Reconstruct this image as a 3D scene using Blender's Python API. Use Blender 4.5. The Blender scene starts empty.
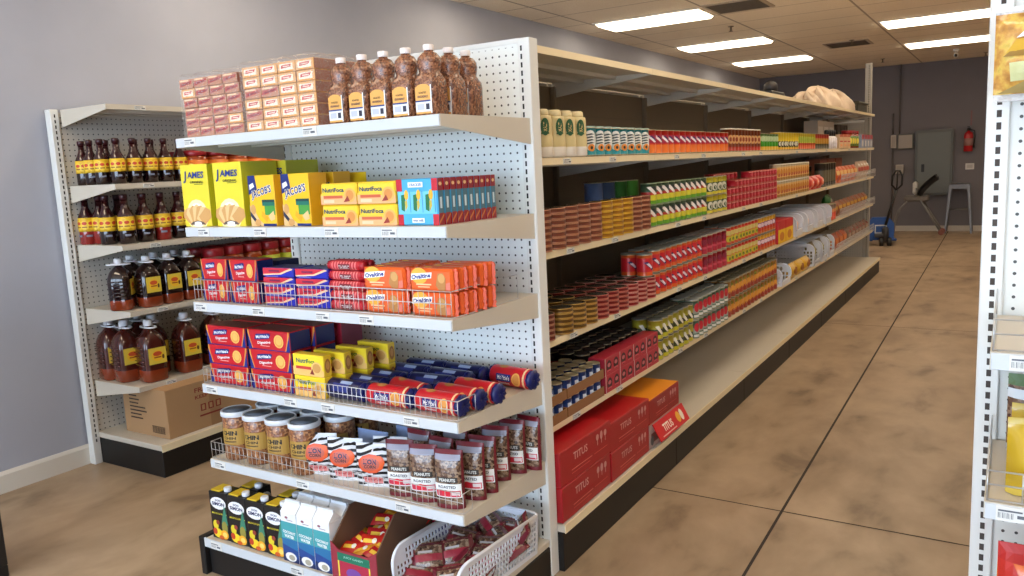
import bpy, bmesh, math, random
from mathutils import Vector, Matrix, Euler
random.seed(7)
S = bpy.context.scene
COL = S.collection
PI = math.pi
sin, cos = math.sin, math.cos

# ------------------------------------------------------------------ materials
LAMP, SKY, EXPO = 9.4, 8.2, 0.0
def lin(c):
    c /= 255.0
    return c / 12.92 if c <= 0.04045 else ((c + 0.055) / 1.055) ** 2.4
def rgba(c): return (lin(c[0]), lin(c[1]), lin(c[2]), 1.0)
_mats = {}
def new_mat(name):
    m = bpy.data.materials.new(name); m.use_nodes = True
    nt = m.node_tree
    return m, nt, nt.nodes['Principled BSDF']
def C(r, g, b, rough=0.5, metal=0.0, coat=0.0):
    k = (r, g, b, rough, metal, coat)
    if k not in _mats:
        m, nt, p = new_mat('paint_%02x%02x%02x' % (r, g, b))
        p.inputs['Base Color'].default_value = rgba((r, g, b))
        p.inputs['Roughness'].default_value = rough
        p.inputs['Metallic'].default_value = metal
        p.inputs['Coat Weight'].default_value = coat
        _mats[k] = m
    return _mats[k]
def node(nt, typ, **kw):
    n = nt.nodes.new(typ)
    for k, v in kw.items(): setattr(n, k, v)
    return n
def ramp(nt, fac, stops):
    r = node(nt, 'ShaderNodeValToRGB')
    e = r.color_ramp.elements
    while len(e) < len(stops): e.new(0.5)
    for i, (p, c) in enumerate(stops):
        e[i].position = p; e[i].color = rgba(c)
    nt.links.new(fac, r.inputs['Fac'])
    return r
def noise_mat(name, stops, scale, rough=0.5, detail=4, voronoi=False, bump=0.0, stretch=(1, 1, 1), coat=0.0):
    m, nt, p = new_mat(name)
    tc = node(nt, 'ShaderNodeTexCoord'); mp = node(nt, 'ShaderNodeMapping')
    mp.inputs['Scale'].default_value = stretch
    nt.links.new(tc.outputs['Object'], mp.inputs['Vector'])
    if voronoi:
        t = node(nt, 'ShaderNodeTexVoronoi'); t.inputs['Scale'].default_value = scale
        sep = node(nt, 'ShaderNodeSeparateColor'); nt.links.new(t.outputs['Color'], sep.inputs['Color'])
        out = sep.outputs['Red']
    else:
        t = node(nt, 'ShaderNodeTexNoise'); t.inputs['Scale'].default_value = scale; t.inputs['Detail'].default_value = detail
        out = t.outputs['Fac']
    nt.links.new(mp.outputs['Vector'], t.inputs['Vector'])
    r = ramp(nt, out, stops)
    nt.links.new(r.outputs['Color'], p.inputs['Base Color'])
    p.inputs['Roughness'].default_value = rough
    p.inputs['Coat Weight'].default_value = coat
    if bump:
        b = node(nt, 'ShaderNodeBump'); b.inputs['Strength'].default_value = bump; b.inputs['Distance'].default_value = 0.004
        nt.links.new(t.outputs['Distance' if voronoi else 'Fac'], b.inputs['Height'])
        nt.links.new(b.outputs['Normal'], p.inputs['Normal'])
    return m
def pegboard(name, a, col, pitch=0.029, rad=0.004, off=(0.0, 0.0), zmax=9.0):
    """painted steel panel pierced by a grid of round holes; a = horizontal object axis (0 x, 1 y)"""
    m, nt, p = new_mat(name)
    tc = node(nt, 'ShaderNodeTexCoord'); sx = node(nt, 'ShaderNodeSeparateXYZ')
    nt.links.new(tc.outputs['Object'], sx.inputs['Vector'])
    def cell(sock, o):
        ad = node(nt, 'ShaderNodeMath', operation='ADD'); ad.inputs[1].default_value = 100 * pitch + o
        nt.links.new(sock, ad.inputs[0])
        md = node(nt, 'ShaderNodeMath', operation='MODULO'); md.inputs[1].default_value = pitch
        nt.links.new(ad.outputs[0], md.inputs[0])
        sb = node(nt, 'ShaderNodeMath', operation='SUBTRACT'); sb.inputs[1].default_value = pitch / 2
        nt.links.new(md.outputs[0], sb.inputs[0])
        sq = node(nt, 'ShaderNodeMath', operation='POWER'); sq.inputs[1].default_value = 2
        ab = node(nt, 'ShaderNodeMath', operation='ABSOLUTE'); nt.links.new(sb.outputs[0], ab.inputs[0])
        nt.links.new(ab.outputs[0], sq.inputs[0])
        return sq.outputs[0]
    s = node(nt, 'ShaderNodeMath', operation='ADD')
    nt.links.new(cell(sx.outputs[a], off[0]), s.inputs[0]); nt.links.new(cell(sx.outputs[2], off[1]), s.inputs[1])
    lt = node(nt, 'ShaderNodeMath', operation='LESS_THAN'); lt.inputs[1].default_value = rad * rad
    nt.links.new(s.outputs[0], lt.inputs[0])
    zl = node(nt, 'ShaderNodeMath', operation='LESS_THAN'); zl.inputs[1].default_value = zmax
    nt.links.new(sx.outputs[2], zl.inputs[0])
    mu = node(nt, 'ShaderNodeMath', operation='MULTIPLY')
    nt.links.new(lt.outputs[0], mu.inputs[0]); nt.links.new(zl.outputs[0], mu.inputs[1])
    mx = node(nt, 'ShaderNodeMix', data_type='RGBA')
    nt.links.new(mu.outputs[0], mx.inputs['Factor'])
    mx.inputs['A'].default_value = rgba(col); mx.inputs['B'].default_value = rgba((66, 64, 62))
    nt.links.new(mx.outputs['Result'], p.inputs['Base Color'])
    p.inputs['Roughness'].default_value = 0.45
    return m
def film_mat(name, alpha, tint=(255, 255, 255), rough=0.12, crinkle_glints=False):
    m, nt, p = new_mat(name)
    p.inputs['Base Color'].default_value = rgba(tint); p.inputs['Roughness'].default_value = rough
    p.inputs['Alpha'].default_value = alpha
    n = node(nt, 'ShaderNodeTexNoise'); n.inputs['Scale'].default_value = 60
    if crinkle_glints:
        n.inputs['Scale'].default_value = 26; n.inputs['Detail'].default_value = 6; n.inputs['Distortion'].default_value = 2.5
        r = ramp(nt, n.outputs['Fac'], [(0.42, (26, 26, 26)), (0.52, (70, 70, 70)), (0.57, (170, 170, 170)), (0.63, (40, 40, 40))])  # streaks of opacity paint white reflections on the creased film
        nt.links.new(r.outputs['Color'], p.inputs['Alpha'])
    b = node(nt, 'ShaderNodeBump'); b.inputs['Strength'].default_value = 0.6; b.inputs['Distance'].default_value = 0.01
    nt.links.new(n.outputs['Fac'], b.inputs['Height']); nt.links.new(b.outputs['Normal'], p.inputs['Normal'])
    return m

# ------------------------------------------------------------------ mesh builder
_glyph = {}
def glyphs(s, bold=0.0, shear=0.0):
    k = (s, bold, shear)
    if k in _glyph: return _glyph[k]
    cu = bpy.data.curves.new('g', 'FONT'); cu.body = s; cu.size = 1.0; cu.resolution_u = 2
    cu.offset = bold; cu.shear = shear
    ob = bpy.data.objects.new('g', cu)
    COL.objects.link(ob)
    dg = bpy.context.evaluated_depsgraph_get(); dg.update()
    me = ob.evaluated_get(dg).to_mesh()
    vs = [(v.co.x, v.co.y) for v in me.vertices]; fs = [tuple(f.vertices) for f in me.polygons]
    ob.evaluated_get(dg).to_mesh_clear()
    bpy.data.objects.remove(ob); bpy.data.curves.remove(cu)
    x0 = min(v[0] for v in vs); x1 = max(v[0] for v in vs); y0 = min(v[1] for v in vs); y1 = max(v[1] for v in vs)
    vs = [((x - x0) / (x1 - x0) - 0.5, (y - y0) / (y1 - y0) - 0.5) for x, y in vs]
    _glyph[k] = (vs, fs)
    return _glyph[k]

class MB:
    def __init__(s): s.v = []; s.f = []; s.m = []; s.s = []; s.mats = []
    def mi(s, mat):
        if mat not in s.mats: s.mats.append(mat)
        return s.mats.index(mat)
    def add(s, vs, fs, mat, smooth=False):
        b = len(s.v); s.v.extend([tuple(v) for v in vs])
        for i, f in enumerate(fs):
            s.f.append(tuple(b + j for j in f)); s.s.append(smooth)
            s.m.append(s.mi(mat[i] if isinstance(mat, list) else mat))
    def box(s, x0, y0, z0, x1, y1, z1, mat, bev=0.0, M=None, faces=None):
        """faces: optional dict of '-x','+x','-y','+y','-z','+z' -> material"""
        if bev <= 0:
            vs = [(x, y, z) for z in (z0, z1) for y in (y0, y1) for x in (x0, x1)]
            fs = [(0, 2, 3, 1), (4, 5, 7, 6), (0, 1, 5, 4), (2, 6, 7, 3), (0, 4, 6, 2), (1, 3, 7, 5)]
            ms = [mat] * 6
            if faces: ms = [faces.get(k, mat) for k in ('-z', '+z', '-y', '+y', '-x', '+x')]
        else:
            b = min(bev, 0.45 * min(x1 - x0, y1 - y0, z1 - z0))
            c = ((x0 + x1) / 2, (y0 + y1) / 2, (z0 + z1) / 2); h = ((x1 - x0) / 2, (y1 - y0) / 2, (z1 - z0) / 2)
            vs = []; idx = {}
            for sx in (-1, 1):
                for sy in (-1, 1):
                    for sz in (-1, 1):
                        for a in range(3):
                            p = [c[i] + (sx, sy, sz)[i] * (h[i] - (0 if i == a else b)) for i in range(3)]
                            idx[(sx, sy, sz, a)] = len(vs); vs.append(p)
            fs = []; ms = []
            def q(ks, key=None):
                f = [idx[k] for k in ks]
                n = (Vector(vs[f[1]]) - Vector(vs[f[0]])).cross(Vector(vs[f[2]]) - Vector(vs[f[0]]))
                mid = sum((Vector(vs[i]) for i in f), Vector()) / len(f) - Vector(c)
                if n.dot(mid) < 0: f.reverse()
                fs.append(tuple(f)); ms.append(faces.get(key, mat) if faces and key else mat)
            for a in range(3):
                o = [i for i in range(3) if i != a]
                for sg in (-1, 1):
                    ks = []
                    for s1, s2 in ((-1, -1), (1, -1), (1, 1), (-1, 1)):
                        t = [0, 0, 0]; t[a] = sg; t[o[0]] = s1; t[o[1]] = s2; ks.append((*t, a))
                    q(ks, ('-' if sg < 0 else '+') + 'xyz'[a])
                for s1 in (-1, 1):
                    for s2 in (-1, 1):
                        t0 = [0, 0, 0]; t0[o[0]] = s1; t0[o[1]] = s2
                        ta = list(t0); ta[a] = -1; tb = list(t0); tb[a] = 1
                        q([(*ta, o[0]), (*tb, o[0]), (*tb, o[1]), (*ta, o[1])])
            for sx in (-1, 1):
                for sy in (-1, 1):
                    for sz in (-1, 1): q([(sx, sy, sz, a) for a in range(3)])
        if M is not None: vs = [M @ Vector(v) for v in vs]
        s.add(vs, fs, ms)
    def prism(s, poly, axis, a0, a1, mat, M=None):
        """poly = list of 2D points in the other two axes; extruded along axis a0..a1"""
        n = len(poly)
        def P(p, a):
            t = [p[0], p[1]]; t.insert(axis, a); return Vector(t)
        vs = [P(p, a0) for p in poly] + [P(p, a1) for p in poly]
        fs = [tuple(range(n)), tuple(range(2 * n - 1, n - 1, -1))] + [(i, i + n, (i + 1) % n + n, (i + 1) % n) for i in range(n)]
        area = sum(poly[i][0] * poly[(i + 1) % n][1] - poly[(i + 1) % n][0] * poly[i][1] for i in range(n))
        if (area > 0) != (axis == 1): fs = [tuple(reversed(f)) for f in fs]
        if M is not None: vs = [M @ v for v in vs]
        s.add(vs, fs, mat)
    def lathe(s, prof, seg, mat, M=None, sq=None, smooth=True):
        """prof: list of (r, z[, mat for the band above]); sq: superellipse exponent per point"""
        vs = []; fs = []; ms = []
        for k, p in enumerate(prof):
            e = sq[k] if sq else 2
            for i in range(seg):
                a = 2 * PI * (i + 0.5) / seg; ca, sa = cos(a), sin(a)
                d = (abs(ca) ** e + abs(sa) ** e) ** (-1.0 / e) if e != 2 else 1.0
                vs.append((p[0] * d * ca, p[0] * d * sa, p[1]))
        for k in range(len(prof) - 1):
            for i in range(seg):
                j = (i + 1) % seg
                fs.append((k * seg + i, k * seg + j, (k + 1) * seg + j, (k + 1) * seg + i))
                ms.append(prof[k][2] if len(prof[k]) > 2 else mat)
        if prof[0][0] > 1e-6: fs.append(tuple(range(seg - 1, -1, -1))); ms.append(prof[0][2] if len(prof[0]) > 2 else mat)
        if prof[-1][0] > 1e-6:
            fs.append(tuple((len(prof) - 1) * seg + i for i in range(seg))); ms.append(prof[-1][2] if len(prof[-1]) > 2 else mat)
        if M is not None: vs = [M @ Vector(v) for v in vs]
        b = len(s.f); s.add(vs, fs, ms, smooth)
        for i in range(b, len(s.f)):
            if len(s.f[i]) > 4: s.s[i] = False
    def tube(s, pts, r, seg, mat, smooth=True, caps=True):
        pts = [Vector(p) for p in pts]; vs = []; fs = []
        rr = r if isinstance(r, (list, tuple)) else [r] * len(pts)
        up = None
        for i, p in enumerate(pts):
            d = (pts[min(i + 1, len(pts) - 1)] - pts[max(i - 1, 0)]).normalized()
            if up is None:
                up = Vector((0, 0, 1)) if abs(d.z) < 0.9 else Vector((1, 0, 0))
            a = d.cross(up)
            if a.length < 1e-4: a = d.cross(Vector((0, 1, 0)))
            a.normalize(); b2 = a.cross(d).normalized(); up = b2
            for k in range(seg):
                t = 2 * PI * (k + 0.5) / seg
                vs.append(p + a * (rr[i] * cos(t)) + b2 * (rr[i] * sin(t)))
        for i in range(len(pts) - 1):
            for k in range(seg):
                j = (k + 1) % seg
                fs.append((i * seg + k, (i + 1) * seg + k, (i + 1) * seg + j, i * seg + j))
        if caps:
            fs.append(tuple(range(seg))); fs.append(tuple((len(pts) - 1) * seg + k for k in range(seg - 1, -1, -1)))
        fs = [tuple(reversed(f)) for f in fs]
        s.add(vs, fs, mat, smooth)
    def grid(s, fn, nu, nv, mat, smooth=True, flip=False):
        vs = [fn(i / nu, j / nv) for j in range(nv + 1) for i in range(nu + 1)]
        fs = []; ms = []
        for j in range(nv):
            for i in range(nu):
                a = j * (nu + 1) + i
                f = (a, a + 1, a + nu + 2, a + nu + 1)
                fs.append(tuple(reversed(f)) if flip else f)
                ms.append(mat((i + .5) / nu, (j + .5) / nv) if callable(mat) else mat)
        s.add(vs, fs, ms, smooth)
    def mesh(s, name):
        me = bpy.data.meshes.new(name)
        me.from_pydata([tuple(v) for v in s.v], [], s.f)
        for m in s.mats: me.materials.append(m)
        me.polygons.foreach_set('material_index', s.m)
        me.polygons.foreach_set('use_smooth', s.s)
        me.update()
        return me

def clip(pg, ax, c, sg):
    out = []
    for i in range(len(pg)):
        a, b = pg[i], pg[(i + 1) % len(pg)]
        da, db = (a[ax] - c) * sg, (b[ax] - c) * sg
        if da >= 0: out.append(a)
        if da * db < 0:
            t = da / (da - db); out.append((a[0] + (b[0] - a[0]) * t, a[1] + (b[1] - a[1]) * t))
    return out
class Surf:
    """printed decoration on a surface: P(u, v, lift) -> point"""
    def __init__(s, mb, P, lift=0.0006, cell=None): s.mb = mb; s.P = P; s.l = lift; s.k = 0; s.cell = cell
    def nx(s): s.k += 1; return s.l + 0.00012 * s.k
    def rect(s, u0, v0, u1, v1, mat, nu=1, nv=1):
        if s.cell: return s.poly([(u0, v0), (u1, v0), (u1, v1), (u0, v1)], mat)
        l = s.nx()
        s.mb.grid(lambda a, b: s.P(u0 + (u1 - u0) * a, v0 + (v1 - v0) * b, l), nu, nv, mat, False)
    def ell(s, u, v, ru, rv, mat, n=16, rot=0.0):
        if s.cell: return s.poly([(u + ru * cos(t) * cos(rot) - rv * sin(t) * sin(rot), v + ru * cos(t) * sin(rot) + rv * sin(t) * cos(rot)) for t in [2 * PI * i / n for i in range(n)]], mat)
        l = s.nx(); vs = [s.P(u, v, l)]
        for k in (0.5, 1.0):
            for i in range(n):
                t = 2 * PI * i / n; a = ru * k * cos(t); b = rv * k * sin(t)
                vs.append(s.P(u + a * cos(rot) - b * sin(rot), v + a * sin(rot) + b * cos(rot), l))
        fs = [(0, 1 + i, 1 + (i + 1) % n) for i in range(n)] + [(1 + i, 1 + n + i, 1 + n + (i + 1) % n, 1 + (i + 1) % n) for i in range(n)]
        s.mb.add(vs, fs, mat)
    def poly(s, pts, mat):
        l = s.nx()
        polys = [list(pts)]
        if s.cell:      # cut into small pieces so that the print follows the curved surface
            for ax, c in enumerate(s.cell):
                if not c: continue
                out = []
                for pg in polys:
                    lo = min(p[ax] for p in pg); hi = max(p[ax] for p in pg)
                    for k in range(int(math.floor(lo / c)), int(math.floor(hi / c)) + 1):
                        q = clip(clip(pg, ax, k * c, 1), ax, (k + 1) * c, -1)
                        if len(q) > 2: out.append(q)
                polys = out
        for pg in polys: s.mb.add([s.P(u, v, l) for u, v in pg], [tuple(range(len(pg)))], mat)
    def text(s, t, u, v, w, h, mat, bold=0.02, shear=0.0, rot=0.0):
        l = s.nx(); vs, fs = glyphs(t, bold, shear)
        cr, sr = cos(rot), sin(rot)
        pts = [(x * w, y * h) for x, y in vs]
        s.mb.add([s.P(u + x * cr - y * sr, v + x * sr + y * cr, l) for x, y in pts], fs, mat)
def plane(o, U, V):
    o = Vector(o); U = Vector(U); V = Vector(V); N = U.cross(V)
    return lambda u, v, l: o + U * u + V * v + N * l
def front(y=0.0, x=0.0): return plane((x, y, 0), (1, 0, 0), (0, 0, 1))
def cyl(r): return lambda u, v, l: Vector(((r + l) * sin(u / r), -(r + l) * cos(u / r), v))

# ------------------------------------------------------------------ objects
def obj(name, me, parent=None, loc=(0, 0, 0), rot=(0, 0, 0)):
    o = bpy.data.objects.new(name, me.mesh(name) if isinstance(me, MB) else me)
    COL.objects.link(o); o.location = loc; o.rotation_euler = rot
    if parent is not None: o.parent = parent
    return o
def tag(o, label, cat, group=None):
    o['label'] = label; o['category'] = cat
    if group: o['group'] = group
    return o
def struct(name, mb, loc=(0, 0, 0)):
    o = obj(name, mb, None, loc); o['kind'] = 'structure'; return o
def thing(name, label, cat, loc=(0, 0, 0), rot=(0, 0, 0), group=None):
    return tag(obj(name, None, None, loc, rot), label, cat, group)
class Proto:
    """a kind of product: parts [(name, mesh, [(sub name, mesh)])]; put() copies the thing with all its parts"""
    def __init__(s, name, cat, parts):
        s.name = name; s.cat = cat
        f = lambda m, n: m.mesh(n) if isinstance(m, MB) else m
        s.parts = [(p[0], f(p[1], p[0]), [(q[0], f(q[1], q[0])) for q in (p[2] if len(p) > 2 else [])]) for p in parts]
    def put(s, loc, label, group=None, rz=0.0, rot=None, scale=None):
        r = rot if rot else (0, 0, rz)
        if len(s.parts) == 1 and not s.parts[0][2]:
            o = obj(s.name, s.parts[0][1], None, loc, r)
        else:
            o = obj(s.name, None, None, loc, r)
            for n, m, subs in s.parts:
                c = obj(n, m, o)
                for sn, sm in subs: obj(sn, sm, c)
        if scale: o.scale = scale
        tag(o, label, s.cat, group)
        return o
ORD = 'first second third fourth fifth sixth seventh eighth ninth tenth eleventh twelfth thirteenth fourteenth fifteenth sixteenth seventeenth eighteenth nineteenth twentieth'.split()
QX = PI / 2     # turns a product's face from the end cap side (-y) to the aisle side (+x)
# ------------------------------------------------------------------ common materials
WHITE_METAL = C(226, 226, 222, 0.4)
ALMOND = C(206, 197, 182, 0.45)
CHANNEL = C(204, 208, 212, 0.35)
LIP = C(240, 222, 184, 0.35)  # paler than the shelf decks, painting the light that the lips catch
BLACK_KICK = C(15, 13, 13, 0.5)
SLOT = C(24, 22, 21, 0.8)
SCREW = C(120, 118, 112, 0.4, 0.6)
BACKING = C(128, 110, 88, 0.6)
WIRE = C(205, 205, 205, 0.3, 0.7)
PAPER = C(226, 224, 218, 0.6)
INK = C(96, 98, 106, 0.6)
WHITE = C(240, 240, 238, 0.45)
BLACK = C(22, 21, 22, 0.4)
RED = C(196, 26, 34, 0.35)
NAVY = C(20, 28, 92, 0.35)
KRAFT = C(160, 122, 84, 0.8)

# ------------------------------------------------------------------ the room
XL, XR, Y0, Y1, ZC = -2.95, 8.0, -6.0, 14.3, 3.08
def floor_mat():
    m, nt, p = new_mat('stained_concrete')
    tc = node(nt, 'ShaderNodeTexCoord')
    n1 = node(nt, 'ShaderNodeTexNoise'); n1.inputs['Scale'].default_value = 0.9; n1.inputs['Detail'].default_value = 8; n1.inputs['Roughness'].default_value = 0.62; n1.inputs['Distortion'].default_value = .5
    n2 = node(nt, 'ShaderNodeTexNoise'); n2.inputs['Scale'].default_value = 2.6; n2.inputs['Detail'].default_value = 9; n2.inputs['Distortion'].default_value = .3
    mpn = node(nt, 'ShaderNodeMapping'); mpn.inputs['Scale'].default_value = (1.6, 0.9, 1)
    nt.links.new(tc.outputs['Object'], mpn.inputs['Vector'])
    nt.links.new(mpn.outputs['Vector'], n1.inputs['Vector']); nt.links.new(mpn.outputs['Vector'], n2.inputs['Vector'])
    r1 = ramp(nt, n1.outputs['Fac'], [(0.25, (140, 118, 96)), (0.42, (168, 144, 117)), (0.58, (182, 158, 130)), (0.78, (196, 172, 144))])
    r2 = ramp(nt, n2.outputs['Fac'], [(0.3, (150, 142, 136)), (0.42, (228, 226, 222)), (0.6, (255, 255, 255))])
    mx = node(nt, 'ShaderNodeMix', data_type='RGBA', blend_type='MULTIPLY'); mx.inputs['Factor'].default_value = 0.75
    nt.links.new(r1.outputs['Color'], mx.inputs['A']); nt.links.new(r2.outputs['Color'], mx.inputs['B'])
    nt.links.new(mx.outputs['Result'], p.inputs['Base Color'])
    p.inputs['Roughness'].default_value = .42
    p.inputs['Specular IOR Level'].default_value = 0.35
    return m
mb = MB(); mb.box(XL - .1, Y0 - .1, -.1, XR + .1, Y1 + .1, 0, floor_mat())
struct('floor', mb)
# sawn control joints in the slab
JM = C(52, 42, 35, 0.8)
mb = MB()
a, b = Vector((.745, -5.9, .0012)), Vector((.495, 14.2, .0012)); w = .006
mb.add([a - Vector((w, 0, 0)), a + Vector((w, 0, 0)), b + Vector((w, 0, 0)), b - Vector((w, 0, 0))], [(0, 1, 2, 3)], JM)
for yy in (-3.3, .9, 5.1, 9.3):
    mb.add([(XL, yy - .004 + .05, .001), (XR, yy - .004 - .13, .001), (XR, yy + .004 - .13, .001), (XL, yy + .004 + .05, .001)], [(0, 1, 2, 3)], JM)
o = struct('floor_joint', mb)

def wall_mat(name, c):
    return noise_mat(name, [(0.3, tuple(int(v * .965) for v in c)), (0.7, c)], 2.2, 0.75, 5)
WALL = wall_mat('wall_paint', (177, 180, 193)); WALLB = wall_mat('wall_paint_dark', (114, 110, 115))
mb = MB(); mb.box(XL - .1, Y0, 0, XL, Y1 + .1, ZC, WALL); struct('wall_left', mb)
mb = MB(); mb.box(XL, Y1, 0, XR, Y1 + .1, ZC, WALLB); struct('wall_back', mb)
mb = MB(); mb.box(XR, Y0, 0, XR + .1, Y1 + .1, ZC, WALL); struct('wall_right', mb)
# shop front: low sill wall, header and glass bays behind the camera
mb = MB(); mb.box(XL - .1, Y0 - .1, 0, XR + .1, Y0, .25, WALL); mb.box(XL - .1, Y0 - .1, 2.75, XR + .1, Y0, ZC, WALL); struct('wall_front', mb)
ALU = C(150, 150, 152, 0.35, 0.8)
GLASS = film_mat('window_glass', 0.06, (230, 240, 245), 0.03)
nb = 4; XW = 3.6
mb = MB(); mb.box(XW, Y0 - .1, .25, XR + .1, Y0, 2.75, WALL); struct('wall_front_light_block', mb)  # unseen solid stretch, added to keep daylight off the long run's face
for i in range(nb):
    x0 = XL + (XW - XL) * i / nb; x1 = XL + (XW - XL) * (i + 1) / nb
    mb = MB()
    for (u0, v0, u1, v1) in ((x0, .25, x0 + .05, 2.75), (x1 - .05, .25, x1, 2.75), (x0 + .05, .25, x1 - .05, .3), (x0 + .05, 2.7, x1 - .05, 2.75)):
        mb.box(u0, Y0 - .08, v0, u1, Y0 - .02, v1, ALU)
    struct('window_%d' % (i + 1), mb)
# ceiling: lay-in tiles on a 1.285 x 0.645 grid
GX, GY, CX0, CY0 = 1.285, .645, -2.593, 5.8
def ceil_mat():
    m, nt, p = new_mat('ceiling_tile')
    tc = node(nt, 'ShaderNodeTexCoord'); sx = node(nt, 'ShaderNodeSeparateXYZ'); nt.links.new(tc.outputs['Object'], sx.inputs['Vector'])
    def edge(sock, pitch, off, w):
        ad = node(nt, 'ShaderNodeMath', operation='ADD'); ad.inputs[1].default_value = 100 * pitch - off; nt.links.new(sock, ad.inputs[0])
        md = node(nt, 'ShaderNodeMath', operation='MODULO'); md.inputs[1].default_value = pitch; nt.links.new(ad.outputs[0], md.inputs[0])
        lt = node(nt, 'ShaderNodeMath', operation='LESS_THAN'); lt.inputs[1].default_value = w; nt.links.new(md.outputs[0], lt.inputs[0])
        return lt.outputs[0]
    mx = node(nt, 'ShaderNodeMath', operation='MAXIMUM')
    nt.links.new(edge(sx.outputs[0], GX, CX0 - .012, .024), mx.inputs[0]); nt.links.new(edge(sx.outputs[1], GY, CY0 - .008, .016), mx.inputs[1])
    n = node(nt, 'ShaderNodeTexNoise'); n.inputs['Scale'].default_value = 90; nt.links.new(tc.outputs['Object'], n.inputs['Vector'])
    r = ramp(nt, n.outputs['Fac'], [(0.35, (238, 222, 200)), (0.6, (248, 236, 216))])
    m2 = node(nt, 'ShaderNodeMix', data_type='RGBA'); nt.links.new(mx.outputs[0], m2.inputs['Factor'])
    nt.links.new(r.outputs['Color'], m2.inputs['A']); m2.inputs['B'].default_value = rgba((176, 160, 142))
    nt.links.new(m2.outputs['Result'], p.inputs['Base Color']); p.inputs['Roughness'].default_value = 0.9
    return m
mb = MB(); mb.box(XL - .1, Y0 - .1, ZC, XR + .1, Y1 + .1, ZC + .1, ceil_mat()); struct('ceiling', mb)
BASEW = C(222, 216, 206, 0.5)
mb = MB(); mb.prism([(XL, 0), (XL + .018, 0), (XL + .018, .095), (XL + .008, .112), (XL, .112)], 1, Y0, -.1, BASEW); struct('baseboard_left', mb)
mb = MB(); mb.box(XL, Y1 - .018, 0, XR, Y1, .1, C(196, 188, 178, 0.5)); struct('baseboard_back', mb)

# ------------------------------------------------------------------ ceiling lights
DIFF = bpy.data.materials.new('lamp_diffuser'); DIFF.use_nodes = True
nt = DIFF.node_tree; nt.nodes.clear()
em = node(nt, 'ShaderNodeEmission'); em.inputs['Color'].default_value = (1.0, 0.83, 0.61, 1); em.inputs['Strength'].default_value = LAMP
out = node(nt, 'ShaderNodeOutputMaterial'); nt.links.new(em.outputs[0], out.inputs[0])
fr = MB()
for (x0, y0, x1, y1) in ((-.61, -.29, .61, -.265), (-.61, .265, .61, .29), (-.61, -.265, -.585, .265), (.585, -.265, .61, .265)):
    fr.box(x0, y0, -.012, x1, y1, 0, C(235, 230, 220, 0.5))
df = MB(); df.add([(-.585, -.265, -.006), (.585, -.265, -.006), (.585, .265, -.006), (-.585, .265, -.006), (-.56, -.24, -.036), (.56, -.24, -.036), (.56, .24, -.036), (-.56, .24, -.036)], [(4, 7, 6, 5), (0, 4, 5, 1), (1, 5, 6, 2), (2, 6, 7, 3), (3, 7, 4, 0)], DIFF)  # lens drop is added so its glowing sides spill light on the ceiling
LIGHT = Proto('ceiling_light', 'ceiling light', [('frame', fr), ('diffuser', df)])
rows = [('over the long shelf run', CX0 + GX / 2), ('over the aisle', CX0 + 2.5 * GX), ('beyond the aisle', CX0 + 4.5 * GX), ('along the far side wall', CX0 + 6.5 * GX)]
for ri, (rn, x) in enumerate(rows):
    for k in range(6):
        y = 11.28 - 2.58 * k
        LIGHT.put((x, y, ZC), 'lit fluorescent ceiling light, %s from the back wall, row %s' % (ORD[k], rn), 'ceiling lights in rows')
# vents, sprinklers, camera
vb = MB(); VM = C(176, 158, 136, 0.6); VD = C(96, 84, 70, 0.7)
vb.box(-.3, -.3, -.01, .3, .3, 0, VM)
for k in range(9): vb.box(-.26, -.26 + k * .058, -.016, .26, -.235 + k * .058, -.01, VD)
VENT = Proto('ceiling_vent', 'vent', [('grille', vb)])
VENT.put((-1.0, 6.05, ZC), 'brown slatted air vent beside the ceiling light over the long run')
VENT.put((-.62, 10.25, ZC), 'brown slatted air vent farther back between two ceiling light rows')
sp = MB(); sp.lathe([(.035, 0), (.035, -.006), (.012, -.01), (.01, -.05), (.024, -.055), (.024, -.06), (0.0, -.062)][::-1], 12, C(120, 104, 84, 0.4, 0.6))
SPR = Proto('sprinkler_head', 'sprinkler', [('sprinkler', sp)])
for (x, y, l) in ((-1.45, 7.3, 'small sprinkler head between the first two visible ceiling lights'), (-.52, 9.9, 'small sprinkler head before the rear vent'), (-.5, 12.9, 'small sprinkler head near the back wall corner'), (1.0, 13.6, 'small sprinkler head near the back wall by the camera')):
    SPR.put((x, y, ZC), l)
cb = MB(); cb.lathe([(.045, 0), (.045, -.03), (.03, -.035), (.03, -.05)][::-1], 14, WHITE); c2 = MB()
c2.tube([(0, .03, -.08), (0, -.06, -.1)], .035, 12, WHITE); c2.tube([(0, -.06, -.1), (0, -.066, -.101)], .024, 12, BLACK)
Proto('security_camera', 'camera', [('mount', cb), ('camera_body', c2)]).put((.62, 12.6, ZC), 'white security camera hanging from the ceiling near the back wall')

# ------------------------------------------------------------------ shelving
def upright(w, d, h, slots=True, sx=None, mat=None, hw=.0035, hh=.009, sm=SLOT):
    m = MB(); m.box(-w, 0, 0, 0, d, h, mat or WHITE_METAL, .003)
    if slots:
        sx = -w * .68 if sx is None else sx
        n = int((h - .12) / .029)
        for k in range(n):
            z = h - .035 - k * .029
            m.box(sx - hw, -.0008, z - hh, sx + hw, 0.0005, z + hh, sm)
    return m
def shelf_mesh(w, d, lip, h0=.036, h1=.092):
    m = MB(); m.box(0, -d, -.016, w, 0, 0, ALMOND)
    m.box(0, -d - .003, -h0, w, -d, 0, lip)
    for x in (0, w - .004):
        m.prism([(-d, -h0), (0, -h1), (0, -.016), (-d, -.016)], 0, x, x + .004, ALMOND)
    for k in (.3, .62): m.box(.004, -d * k - .02, -.034, w - .004, -d * k + .02, -.016, ALMOND)
    return m
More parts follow.
